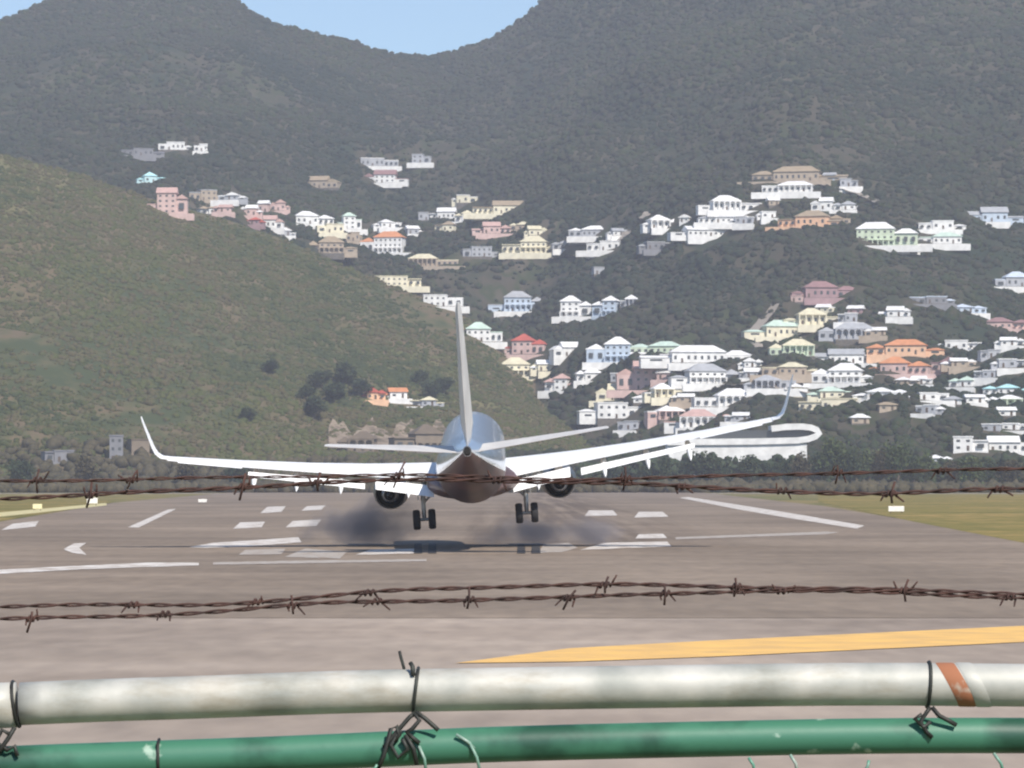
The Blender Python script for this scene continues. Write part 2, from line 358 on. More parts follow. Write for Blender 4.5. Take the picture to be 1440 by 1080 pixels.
def house(x0, x1, y0, y1, style, wl, rf, label, cat='house', yaw=None, D=None, name=None):
    rnd = random.Random(int(x0 * 31 + y0 * 17))
    cx = (x0 + x1) / 2
    X, Y, Z = hit(cx, y1 - 1) if D is None else (((cx - 720) / F * D), D, None)
    if Z is None: Z = float(terrain(np.array([X]), np.array([Y]))[0][0]); Z = max(Z, 0)
    s = Y / F
    if yaw is None: yaw = rnd.uniform(-0.30, 0.30)
    W_ = (x1 - x0) * s * 1.06; H = (y1 - y0) * s
    Dp = min(max(W_ * 0.55, 6.5), 12)
    W_ = max(3.2, (W_ - abs(math.sin(yaw)) * Dp * .6))
    root = empty(name or ('house' if cat == 'house' else 'building'), (X, Y + Dp * .3, Z), (0, 0, yaw - math.atan2(X, Y)))
    grp = 'houses on the hillside' if cat == 'house' else 'larger buildings at the foot of the hills'
    tag(root, label, cat, grp)
    HOUSES.append((X, Y, W_ / 2 + 2))
    kind = {'h': 'hip', 'g': 'gable', 'f': 'flat', 'a': 'hip', 'v': 'hip'}[style]
    rise = 0 if kind == 'flat' else min(H * 0.38, Dp * 0.35)
    wh = max(2.4, H - rise - 0.3)
    hw = W_ / 2; hd = Dp / 2
    # main block and a lower side wing
    side = rnd.choice([-1, 1]); split = W_ > 9
    a0, a1 = (-hw, hw)
    if split:
        c = hw * rnd.uniform(.1, .4)
        if side > 0: a1 = c
        else: a0 = -c
    mb = MB(); mb.box(a0, a1, -hd, hd, 0, wh)
    wz = wh * (0.72 if wh > 4.5 else 0.86)
    if split:
        b0, b1 = (a1 + .003, hw) if side > 0 else (-hw, a0 - .003)
        mb.box(b0, b1, -hd * .8 + rnd.uniform(-1, .3), hd * .8, 0, wz)
    mb.build('wall', WALL[wl], root)
    fb = MB(); fb.box(-hw - .1, hw + .1, -hd - .12, hd + .1, -5, -0.003); fb.build('foundation', WALL[wl] if rnd.random() < .5 else STONE, root)
    roof_mb(a0, a1, -hd, hd, wh, kind, rise).build('roof', ROOF[rf], root)
    if split:
        roof_mb(b0, b1, -hd * .8 - .5, hd * .8, wz + .003, kind if rnd.random() < .7 else 'flat', rise * .7, .5).build('roof', ROOF[rf], root)
    # low annexe, pale terrace and garden wall spreading sideways
    if cat == 'house' and W_ > 8:
        sd_ = -side; ax = hw if sd_ > 0 else -hw
        if rnd.random() < .75:
            aw = W_ * rnd.uniform(.22, .42); q0, q1 = (ax + .004, ax + aw) if sd_ > 0 else (ax - aw, ax - .004)
            am = MB(); am.box(q0, q1, -hd * .6, hd * .7, -3, wh * .45); an_ = am.build('annexe', WALL[wl], root)
            roof_mb(q0, q1, -hd * .6, hd * .7, wh * .45 + .002, rnd.choice(['flat', 'hip', 'gable']), 1.1, .4).build('roof', ROOF[rf], an_)
            cube('window', WINM, an_, ((q0 + q1) / 2, -hd * .6, wh * .15), (aw * .4, .16, 1.0))
        if rnd.random() < .8:
            gm = MB(); g0_, g1_ = -hw * rnd.uniform(1.05, 1.6), hw * rnd.uniform(1.05, 1.6); yy_ = -hd - rnd.uniform(4, 7)
            gm.box(g0_, g1_, yy_ - .25, yy_, -4.5, -.5); gm.box(g0_, g1_, yy_ + .003, -hd - 2.8, -4.5, -1.1)
            gm.build('garden_wall', WALL['W' if wl in 'WBGNA' else wl], root)
    # windows, door, veranda
    fl = max(1, int(wh / 2.9)); fh = wh / fl
    nb = max(2, int((a1 - a0) / 3.2)); pitch = (a1 - a0) / nb
    di = rnd.randrange(nb)
    for k in range(fl if wl != 'E' else 0):
        for j in range(nb):
            xx = a0 + pitch * (j + .5)
            if k == 0 and j == di:
                cube('door', DOORM, root, (xx, -hd, 0.05), (1.1, .16, min(2.2, fh * .85)))
            else:
                cube('window', WINM, root, (xx, -hd, k * fh + fh * .30), (pitch * .38, .14, fh * .36))
    if split:
        nb2 = max(1, int((b1 - b0) / 3.4)); p2 = (b1 - b0) / nb2
        for j in range(nb2):
            cube('window', WINM, root, (b0 + p2 * (j + .5), -hd * .8 - 1.05 , wz * .3), (p2 * .45, .6, wz * .42))
    if style in 'av':
        vb = MB(); d = 2.2
        vb.box(a0 - .3, a1 + .3, -hd - d, -hd - .004, fh * .92, fh * .92 + .28)
        vb.box(a0 - .3, a1 + .3, -hd - d, -hd - .004, -.35, -.05)
        n = max(3, int((a1 - a0) / 3))
        for j in range(n + 1):
            xx = a0 + (a1 - a0) * j / n
            vb.box(xx - .28, xx + .28, -hd - d + .05, -hd - d + .6, -.05, fh * .92)
            if style == 'a' and j < n:    # arches between the columns
                p = (a1 - a0) / n; seg = []
                for q in range(7):
                    t = math.pi * q / 6; seg.append((xx + p / 2 - math.cos(t) * (p / 2 - .2), fh * .92 - p * .35 + math.sin(t) * p * .33))
                for q in range(6):
                    (xa, za), (xb, zb) = seg[q], seg[q + 1]
                    vb.add([(xa, -hd - d + .1, za), (xb, -hd - d + .1, zb), (xb, -hd - d + .1, fh * .92), (xa, -hd - d + .1, fh * .92),
                            (xa, -hd - d + .5, za), (xb, -hd - d + .5, zb), (xb, -hd - d + .5, fh * .92), (xa, -hd - d + .5, fh * .92)],
                           [(0, 1, 2, 3), (7, 6, 5, 4), (0, 4, 5, 1)])
        vb.build('veranda', WALL[wl], root)
        fo = MB(); fo.box(a0 - .3, a1 + .3, -hd - d, -hd - .14, -4.5, -.36); fo.build('terrace_wall', STONE, root)
    return root

H = [
 # upper left, above the low hill's crest
 (222,257,202,213,'f','W','W','long white flat house alone on the upper left slope, larger of the top pair'),
 (272,290,203,213,'f','W','W','small white house just right of the larger one at the top left'),
 (168,212,210,220,'f','D','D','faint grey house left of and below the topmost white pair'),
 (200,230,242,258,'h','A','A','pale aqua house at the left end of the hillside houses'),
 (221,262,264,302,'g','P','P','large dull pink house with pink gable roof on the left crest'),
 (262,302,268,283,'f','T','G','greyish tan flat house right of the large dull pink house'),
 (277,318,288,302,'h','W','T','narrow white house under the greyish tan one on the left crest'),
 (307,336,272,283,'g','G','W','small grey house with white roof above the pink and red cluster'),
 (338,361,290,305,'g','P','W','small pink house with white roof, leftmost of the pink and red cluster'),
 (363,378,282,299,'g','P','W','tall narrow pink house with white gable, middle of the pink cluster'),
 (380,400,281,297,'g','P','P','pink house with pink roof, upper right of the pink cluster'),
 (367,398,303,322,'g','W','P','white and pink house lowest in the pink and red cluster'),
 (343,366,306,317,'h','M','R','dark red roofed house low in the pink cluster'),
 (433,478,249,267,'g','T','T','dull tan house standing alone high on the slope'),
 (413,467,297,316,'h','W','W','white house with long white hip roof right of the pink cluster'),
 (442,481,317,329,'f','C','C','low cream house under the long white hip roof'),
 (433,481,333,357,'a','T','T','tan arcaded house on the crest left of the orange roofed one'),
 (481,507,299,323,'h','W','N','white house with rounded pale green roof above the arcaded villa'),
 (507,558,224,235,'f','G','W','pale grey flat house, upper one of the high middle pair'),
 (512,556,239,258,'g','W','M','bright white house with mauve roof under the pale grey flat one'),
 (580,606,218,230,'f','G','G','small grey flat house right of the high middle pair'),
 (532,563,309,321,'h','W','W','small white house behind the orange roofed arcaded villa'),
 (508,568,326,357,'a','W','O','white arcaded villa with orange roof at the low hill\'s crest'),
 # upper middle
 (600,640,293,310,'g','W','W','white gabled house at the left of the upper middle cluster'),
 (643,672,276,287,'f','C','W','small cream house at the top of the upper middle cluster'),
 (640,664,297,314,'h','W','C','white house with cream roof in the upper middle cluster'),
 (666,736,283,302,'g','C','T','long cream house with tan roof in the upper middle cluster'),
 (680,717,313,330,'g','P','P','pale pink house with pink roof under the long tan roof'),
 (718,744,312,324,'h','T','C','tan house with cream roof right of the pale pink one'),
 (708,768,333,358,'v','C','C','cream house with dark windows, lowest of the upper middle cluster'),
 (577,644,358,376,'a','T','C','long tan house with arches below the orange roofed villa'),
 (802,860,321,337,'h','G','W','grey house with white hip roof in the gap of the middle slope'),
 (827,873,340,353,'f','W','W','white flat house just under the grey hip roofed one'),
 (912,957,303,323,'a','W','W','white arcaded house up slope between the two big clusters'),
 (907,947,342,352,'f','D','G','dim grey flat house under the up slope arcaded white house'),
 (833,852,377,387,'f','G','G','tiny grey house alone in the dark middle slope'),
 # upper right
 (1062,1153,235,257,'h','T','T','long tan brown roofed house topmost of the upper right cluster'),
 (1075,1143,257,273,'v','W','W','wide bright white house directly under the topmost tan roof'),
 (1160,1177,244,254,'g','B','G','tiny bluish house right of the topmost tan roof'),
 (1183,1207,252,263,'f','G','G','small grey house second right of the topmost tan roof'),
 (1001,1070,275,297,'a','W','W','white arcaded house left of the wide bright white one'),
 (1143,1172,279,297,'g','W','W','white gabled house on the right side of the upper right cluster'),
 (1174,1203,284,297,'h','W','G','white house with grey roof at the right end of upper right cluster'),
 (1097,1167,297,320,'h','O','T','peach house with tan roof in the middle of the upper right cluster'),
 (1070,1091,299,308,'f','W','W','tiny white house left of the peach house'),
 (957,972,303,314,'g','W','W','tiny white gabled house at the far left of upper right cluster'),
 (983,1050,305,318,'h','W','G','white house with grey roof above the longest low white roof'),
 (963,1048,319,334,'g','W','W','long low white gabled house at the lower left of upper right cluster'),
 (1209,1290,312,346,'v','N','W','big pale green and white house on the right slope'),
 (1293,1341,312,324,'f','W','W','white flat house behind the right end of the big green white one'),
 (1292,1352,327,344,'h','W','N','white house with greenish roof right of the big green white one'),
 (1357,1417,291,313,'g','B','G','pale blue house with grey roof near the right edge, upper slope'),
 # middle
 (528,590,391,405,'f','C','C','low cream house on the low hill\'s crest left of the tail fin'),
 (597,650,416,432,'f','W','W','white flat house just left of the tail fin top'),
 (710,763,411,440,'a','B','G','bluish grey arcaded house right of the tail fin top'),
 (790,832,416,446,'a','W','W','white arcaded house, left one of the triple in the middle slope'),
 (834,870,418,447,'a','B','W','pale blue arcaded house, middle one of the triple in the middle slope'),
 (873,896,416,433,'a','G','W','small grey arcaded house, right one of the triple in the middle slope'),
 (657,705,454,482,'h','W','N','white house with big pale green hip roof beside the tail fin'),
 (722,770,471,500,'h','P','R','red roofed house right of the tail fin'),
 (706,769,503,530,'v','C','C','wide cream house under the red roofed house'),
 (767,801,527,551,'h','W','P','small white house with pink roof stepping down from the wide cream one'),
 (774,818,482,503,'g','W','W','white gabled house right of the red roofed house'),
 (827,886,474,510,'v','B','W','tall pale blue house with white roof and dark veranda'),
 (810,844,519,537,'h','W','W','small white hip roofed house below the tall pale blue one'),
 (868,923,510,551,'g','P','P','large pink gabled house above the right wing'),
 (888,958,481,499,'h','N','N','long pale green roofed house right of the tall pale blue one'),
 (840,888,540,564,'g','C','C','cream gabled house just below the large pink one'),
 (892,914,558,568,'h','W','W','tiny white house between two cream houses above the right wing'),
 (917,960,541,561,'v','C','W','cream house with white roof right of the large pink one'),
 (838,905,570,592,'f','W','W','long white flat house next above the right tailplane tip'),
 (908,960,572,592,'v','P','W','pink veranda house with white roof beside the long white flat one'),
 (960,1036,576,602,'a','W','P','white arcaded house with pink roof just above the right wing'),
 (945,1053,487,512,'h','W','W','very wide white hip roofed villa at the centre of the right side'),
 (966,1040,513,541,'v','W','G','white house with grey roof below the very wide hip roofed villa'),
 (975,1057,547,573,'a','W','W','wide white arcaded house second above the right wing'),
 (515,541,547,564,'g','O','R','small orange house with red roof low on the low hill'),
 (546,571,546,561,'g','W','O','small white house with orange roof low on the low hill'),
 (578,613,558,572,'h','G','C','small grey house with cream roof left of the fuselage'),
 # right side
 (1132,1207,396,420,'h','M','M','wide mauve house on top of the right hand cluster'),
 (1114,1132,417,426,'f','P','P','tiny pinkish house left of the wide mauve one'),
 (1123,1184,434,458,'v','C','C','bright cream yellow house below the mauve one'),
 (1075,1150,452,476,'h','C','N','cream house with pale green roof at the left of the right cluster'),
 (1083,1143,477,501,'v','N','C','pale green house with cream roof, second of the stacked green pair'),
 (1153,1228,457,481,'a','G','G','grey arcaded house right of the pale green roof'),
 (1194,1215,432,444,'g','M','W','tiny mauve house with white roof in the right cluster'),
 (1250,1281,432,447,'g','W','W','small bright white gabled house alone above the orange house'),
 (1277,1331,418,428,'f','D','B','low house with dull blue roof above the right slope hollow'),
 (1340,1387,428,441,'h','B','B','pale blue hip roofed house at the edge of the dark hollow'),
 (1397,1450,382,404,'h','G','B','grey house with pale blue roof at the right edge, highest there'),
 (1390,1450,447,464,'h','P','M','pink house with mauve roof at the right edge'),
 (1332,1380,480,493,'f','W','W','low white flat house right of the orange house'),
 (1377,1407,494,505,'f','G','G','small low grey house below the pink one at right'),
 (1223,1302,480,502,'h','O','O','large orange house with orange tile roof'),
 (1242,1308,503,528,'h','P','O','pink tan house directly below the large orange one'),
 (1312,1348,503,521,'g','P','M','small pink house with mauve roof right of the pink tan one'),
 (1140,1213,491,512,'g','W','G','white house with slanting grey gable below the grey arcaded one'),
 (1145,1212,513,541,'v','W','W','tall white house with a dark veranda opening left of the pink tan one'),
 (1073,1133,510,528,'h','T','C','tan house with cream roof below the stacked green pair'),
 (1062,1118,529,548,'a','G','G','grey arcaded house below the tan one with cream roof'),
 (1153,1200,545,561,'h','C','N','yellowish house with pale green roof below the tall white veranda house'),
 (1127,1204,562,578,'f','C','C','long low cream house lowest on the slope right of the winglet'),
 (1223,1279,546,562,'h','W','W','white hip roofed house below the pink tan house'),
 (1262,1294,532,543,'h','T','W','small tan house with white roof just under the pink tan house'),
 (1293,1334,554,564,'f','W','W','low white flat house right of the white hip roofed one, lower slope'),
 (1337,1371,532,547,'h','W','N','white house with greenish hip roof in the lower right group'),
 (1372,1404,523,533,'f','G','W','low grey house with white roof in the lower right group'),
 (1385,1432,541,555,'h','W','A','white house with aqua roof near the right edge'),
 (1390,1436,556,570,'v','N','W','pale green veranda house under the aqua roofed one'),
 (1358,1384,558,568,'g','W','W','tiny white gabled house left of the pale green veranda house'),
 (1403,1428,576,588,'g','W','W','small white gabled house below the pale green veranda house'),
 (1383,1408,598,608,'f','G','W','small grey house with white roof above the long white sheds'),
 (1412,1450,598,607,'f','W','W','low white house at right edge above the long white sheds'),
 (1197,1222,584,598,'h','T','W','small tan house with white roof among trees right of the rounded building'),
]
H += [
 (300,325,288,299,'g','P','P','little pink gabled house between the long narrow white one and the pink cluster'),
 (385,407,320,332,'g','G','W','little grey house with white roof just below the pink cluster'),
 (484,504,328,340,'f','T','T','little tan flat house left of the orange roofed arcaded villa'),
 (570,588,318,330,'g','G','W','little grey house right of the orange roofed arcaded villa'),
 (588,602,300,311,'f','G','G','little grey flat house at the left tip of the upper middle cluster'),
 (612,640,312,326,'h','C','T','cream house with tan roof, left side of the upper middle cluster'),
 (742,768,318,332,'g','C','C','little cream gabled house at the right end of the upper middle cluster'),
 (650,690,350,364,'f','G','G','grey flat house below the upper middle cluster'),
 (775,800,340,352,'g','G','G','little grey gabled house right of the cream dark windowed one'),
 (860,886,322,333,'g','W','G','little white house right of the grey hip roofed one, on the middle slope'),
 (1080,1096,280,292,'g','T','W','little tan house left of the peach house\'s upper neighbour'),
 (1036,1062,306,316,'f','G','W','little grey house at the right of the two long low roofs'),
 (1168,1196,303,315,'g','T','T','little tan gabled house right of the peach house'),
 (1250,1284,340,352,'f','W','W','white flat house under the big green white one'),
 (755,785,508,524,'g','C','W','cream gabled house left of the white stepping down house'),
 (860,882,528,540,'f','G','W','little grey house left of the large pink one'),
 (925,948,520,535,'g','P','W','little pink gabled house right of the large pink one'),
 (930,962,500,514,'f','G','W','low grey white roofed house under the long pale green roof'),
 (1040,1066,520,534,'g','G','W','little grey house at the right of the very wide villa\'s lower neighbour'),
 (945,975,556,568,'g','T','W','little tan house with white roof above the pink veranda house'),
 (1020,1052,582,594,'g','G','W','little grey house right of the white arcaded one with pink roof'),
 (870,900,594,606,'f','G','G','low grey house just above the right wing\'s inner part'),
 (1048,1072,505,519,'g','W','W','little white gabled house between the very wide villa and the tan one'),
 (1150,1176,430,442,'g','C','W','little cream gabled house above the bright cream yellow one'),
 (1180,1206,444,456,'f','G','W','little grey flat house right of the bright cream yellow one'),
 (1218,1246,462,474,'g','T','W','little tan house right of the grey arcaded one'),
 (1200,1226,500,512,'f','G','W','little grey flat house left of the large orange one'),
 (1284,1312,530,541,'g','W','W','little white gabled house below right of the pink tan house'),
 (1110,1136,540,552,'g','C','W','little cream gabled house right of the grey arcaded one'),
 (1234,1260,570,580,'h','T','T','little tan house below the white hip roofed house, lower slope'),
 (1290,1320,572,583,'f','G','W','low grey flat house in the trees of the lower right slope'),
 (1330,1352,560,571,'h','W','G','little white house with grey roof left of the tiny white gabled one'),
 (1338,1372,505,517,'g','T','W','little tan house under the low white flat house at right'),
 (1405,1440,508,520,'f','G','W','low grey house by the right edge, middle slope'),
 (1410,1442,475,487,'g','W','W','little white gabled house by the right edge under the pink one'),
]
for r_ in H: house(*r_)
B = [
 (1343,1389,616,636,'f','W','W','wide white shed near the right edge, left one of two','building'),
 (1392,1462,614,637,'g','W','W','wide white gabled shed touching the right edge','building'),
 (1306,1338,642,654,'h','W','W','small white building in the trees below the two white sheds','building'),
 (58,101,636,652,'f','D','D','low dim grey building at the foot of the hill, far left','building'),
 (154,172,614,650,'f','D','D','narrow tall dim grey building left of the left wingtip','building'),
 (180,208,620,640,'f','E','E','small brown building nearest the left winglet','building'),
 (476,528,608,636,'a','E','E','dull brown arcaded building at the hill foot left of the fuselage','building'),
 (548,620,598,636,'a','E','E','larger dull brown arcaded building right beside the fuselage','building'),
]
for r_ in B: house(*r_)
# the long white building with a rounded end
def rounded_building():
    Y = 1452; a = wp(938, 655, Y); b = wp(1128, 655, Y); zt = 0.0
    s = Y / F
    z0 = CAMZ + (HY - 660) * s; z1 = CAMZ + (HY - 617) * s; z2 = CAMZ + (HY - 600) * s
    root = empty('building', ((a.x + b.x) / 2, Y + 6, z0))
    tag(root, 'long bright white building with a rounded right end beyond the right wing', 'building', 'larger buildings at the foot of the hills')
    L = (b.x - a.x) / 2; r = 8.5
    def outline(rr, l0=-1, k=1.0):
        pts = [(-L * k, -rr), (L, -rr)]
        for i in range(1, 16):
            t = -math.pi / 2 + math.pi * i / 16; pts.append((L + math.cos(t) * rr, math.sin(t) * rr))
        return pts + [(L, rr), (-L * k, rr)]
    def band(z, zz, rr, k=1.0):
        mb = MB(); o = outline(rr, k=k); mb.loft([[(x, y, z) for x, y in o], [(x, y, zz) for x, y in o]]); return mb
    def q(px, py): v = wp(px, py, Y); return (v.x - root.location.x, v.z - z0)
    mb = MB(); xa = q(938, 0)[0]; xb = q(1134, 0)[0]; mb.box(xa, xb, -r, r, -8, q(0, 624)[1]); mb.build('wall', WALL['W'], root)
    mb = MB(); mb.box(q(955, 0)[0], q(1140, 0)[0], -r + 2.2, r - .5, q(0, 621.9)[1], q(0, 605)[1]); mb.build('window_band', GLASS, root)
    path = [(938, 622), (1000, 621.5), (1060, 621), (1120, 619.5), (1136, 617.5), (1146, 614), (1151, 609.5), (1148, 605), (1140, 601.5), (1126, 600), (1105, 600.5), (1084, 603)]
    P_ = [q(*p) for p in path]; mb = MB(); rings = []
    for i in range(len(P_)):
        a = P_[max(i - 1, 0)]; b = P_[min(i + 1, len(P_) - 1)]; d = math.hypot(b[0] - a[0], b[1] - a[1]); nx, nz = -(b[1] - a[1]) / d * 1.25, (b[0] - a[0]) / d * 1.25
        x, z = P_[i]; rings.append([(x - nx, -r - 1, z - nz), (x + nx, -r - 1, z + nz), (x + nx, r, z + nz), (x - nx, r, z - nz)])
    mb.loft(rings); mb.build('wraparound_canopy', WALL['W'], root)
    HOUSES.append((root.location.x, Y, 20))
rounded_building()

# bare earthy bank at the foot of the low hill
BANK = landmat('earth_bank', [(0.38, (0.10, 0.085, 0.055)), (0.48, (0.20, 0.155, 0.115)), (0.56, (0.30, 0.24, 0.18)), (0.66, (0.14, 0.12, 0.08))], (0.05, 0.25), 0.5)
def bank(pts):
    mb = MB(); n_ = 26; V = []
    for i in range(n_ + 1):
        px = pts[0] + (pts[1] - pts[0]) * i / n_
        for j in range(9):
            py = 634 - (pts[2] + 9 * math.sin(i * .9) + 6 * math.sin(i * 2.3)) * j / 8
            x, y, z = hit(px, py); V.append((x, y, z + 1.1))
    mb.add(V, [(i * 9 + j, (i + 1) * 9 + j, (i + 1) * 9 + j + 1, i * 9 + j + 1) for i in range(n_) for j in range(8)])
    tag(mb.build('earth_bank', BANK, None, True), kind='structure')
    for i in range(0, n_, 2): x, y, z = hit(pts[0] + (pts[1] - pts[0]) * (i + .5) / n_, 618); HOUSES.append((x, y - 14, 4))
bank((462, 640, 30))

# lanes that climb between the houses, draped on the slope
LANE = mat('pale_lane', (0.30, 0.26, 0.22), 0.9, scale=.05)
def lane(P, w_=3.2):
    pts = []
    for i in range(len(P) - 1):
        for q in range(8):
            t = q / 8; pts.append((P[i][0] * (1 - t) + P[i + 1][0] * t, P[i][1] * (1 - t) + P[i + 1][1] * t))
    pts = [hit(a, b) for a, b in pts]; mb = MB(); V = []
    for i, (x, y, z) in enumerate(pts):
        a = pts[max(i - 1, 0)]; b = pts[min(i + 1, len(pts) - 1)]; d = Vector((b[0] - a[0], b[1] - a[1], 0)).normalized(); nn = Vector((-d.y, d.x, 0)) * w_
        V += [(x - nn.x, y - nn.y, z + 1.6), (x + nn.x, y + nn.y, z + 1.9)]
    n_ = len(V) // 2
    mb.add(V, [(2 * i, 2 * i + 2, 2 * i + 3, 2 * i + 1) for i in range(n_ - 1)])
    tag(mb.build('hillside_lane', LANE), kind='structure')
lane([(775, 368), (830, 362), (872, 340), (896, 318), (915, 300)])
lane([(1150, 262), (1210, 276), (1245, 292)])
lane([(1010, 548), (1060, 546), (1120, 555), (1200, 580)])
lane([(1090, 436), (1060, 470), (1066, 498)])

# slope scrub: a clump for every few metres, none on the houses
def scatter(n, y0, y1, lowside, rmin, rmax, name, m, label, dens_s, thr):
    U = rng.uniform(-0.2, 0.2, n); Yy = np.sqrt(rng.uniform(y0 ** 2, y1 ** 2, n)); X = U * Yy
    h, low = terrain(X, Yy); k = (low == lowside) & (h > 1.0)
    k &= (fbm(X / dens_s, Yy / (dens_s * 1.5), 40, 3) + rng.uniform(-.12, .12, n)) > thr
    X, Yy, h = X[k], Yy[k], h[k]
    for hx, hy, hr in HOUSES:
        d = ((np.abs(X - hx) < hr) & (Yy > hy - 11) & (Yy < hy + 9)); X, Yy, h = X[~d], Yy[~d], h[~d]
    Rr = (rmin + (rmax - rmin) * rng.random(len(X)) ** 2.2) * (1 + 0.5 * (rng.random(len(X)) > .93))
    P = np.stack([X, Yy, h + Rr * 0.12], -1)
    clumps(name, P, Rr, m, label)
LEAFM = landmat('scrub_leaves', [(0.40, (0.014, 0.023, 0.013)), (0.46, (0.022, 0.031, 0.016)), (0.51, (0.036, 0.034, 0.024)), (0.56, (0.024, 0.039, 0.014)), (0.62, (0.048, 0.045, 0.028))], (0.0075, 0.12), 0.42, (1, 0.6, 1))
LEAFL = landmat('low_hill_leaves', [(0.40, (0.040, 0.052, 0.020)), (0.46, (0.062, 0.070, 0.024)), (0.52, (0.088, 0.072, 0.038)), (0.57, (0.060, 0.074, 0.022)), (0.63, (0.090, 0.086, 0.034))], (0.0075, 0.12), 0.40, (1, 0.6, 1))
scatter(210000, B0 + 15, 3450, False, 1.0, 3.5, 'mountain_scrub', LEAFM, 'dense dark scrub and low trees covering the far mountain slopes', 110, -0.17)
scatter(150000, B0 + 15, 2350, True, 0.6, 2.0, 'hill_scrub', LEAFL, 'olive scrub covering the low hill at the left', 80, -0.13)

# ------------------------------------------------------------------ trees at the foot of the hills
TREE_L = landmat('tree_leaves', [(0.3, (0.018, 0.030, 0.016)), (0.5, (0.036, 0.052, 0.026)), (0.68, (0.070, 0.080, 0.040))], (0.08, 0.9), 0.6)
TREE_B = landmat('brownish_leaves', [(0.3, (0.035, 0.036, 0.020)), (0.5, (0.070, 0.060, 0.035)), (0.68, (0.11, 0.09, 0.055))], (0.08, 0.9), 0.6)
TREE_G = landmat('fresh_leaves', [(0.3, (0.030, 0.050, 0.020)), (0.5, (0.058, 0.080, 0.030)), (0.68, (0.095, 0.105, 0.045))], (0.08, 0.9), 0.6)
BARK = mat('bark', (0.10, 0.075, 0.055), 0.9, scale=3)
def leaf_mesh(cx_list, n, size):
    """n small folded leaf-clump faces spread through ellipsoids"""
    V = []; Fa = []
    tot = sum(a[3] * a[4] * a[5] for a in cx_list)
    for (x, y, z, rx, ry, rz) in cx_list:
        m = int(n * rx * ry * rz / tot)
        d = rng.normal(size=(m, 3)); d /= np.linalg.norm(d, axis=1)[:, None]
        rr = rng.random(m) ** 0.4
        C = np.array([x, y, z]) + d * rr[:, None] * np.array([rx, ry, rz])
        for c in C:
            a = rng.normal(size=3); a /= np.linalg.norm(a); b = np.cross(a, rng.normal(size=3)); b /= np.linalg.norm(b)
            s = size * rng.uniform(.6, 1.4); k = len(V)
            V += [tuple(c + a * s), tuple(c + b * s), tuple(c - a * s), tuple(c - b * s * .8)]; Fa += [(k, k + 1, k + 2, k + 3)]
    me = bpy.data.meshes.new('crown'); me.from_pydata(V, [], Fa); return me
def tree(px, top, base, wpx, m, label, Y=1400, name='tree', kind='round'):
    s = Y / F; X = (px - 720) * s
    z = float(terrain(np.array([X]), np.array([float(Y)]))[0][0]); z = max(z, 0.0)
    zt = CAMZ + (HY - top) * s; Ht = max(4, zt - z); hw = wpx * s / 2
    root = empty(name, (X, Y, z)); tag(root, label, 'tree', 'trees at the foot of the hills')
    tr = MB(); tr.tube([(0, 0, -.4), (.2, .1, Ht * .3), (-.1, 0, Ht * .6)], [Ht * .035, Ht * .026, Ht * .012], 7)
    for q in range(5):
        a = q * 1.3; tr.tube([(.1, 0, Ht * (.25 + .05 * q)), (math.cos(a) * hw * .35, math.sin(a) * hw * .35, Ht * (.42 + .05 * q)), (math.cos(a) * hw * .6, math.sin(a) * hw * .6, Ht * (.52 + .05 * q))], [Ht * .014, Ht * .009, Ht * .004], 5)
    tr.build('trunk', BARK, root)
    rl = random.Random(int(px)); E = []
    for q in range(9):
        a = rl.uniform(0, 6.28); d = rl.uniform(.15, .62) * hw
        zz = Ht * rl.uniform(.38, .82); k = 1 - .4 * abs(zz / Ht - .55)
        E.append((math.cos(a) * d, math.sin(a) * d, zz, hw * .48 * k, hw * .48 * k, min(Ht - zz, Ht * .24)))
    E.append((0, 0, Ht * .6, hw * .6, hw * .6, Ht * .36))
    link('crown', leaf_mesh(E, 1500, max(.32, hw * .075)), m, root)
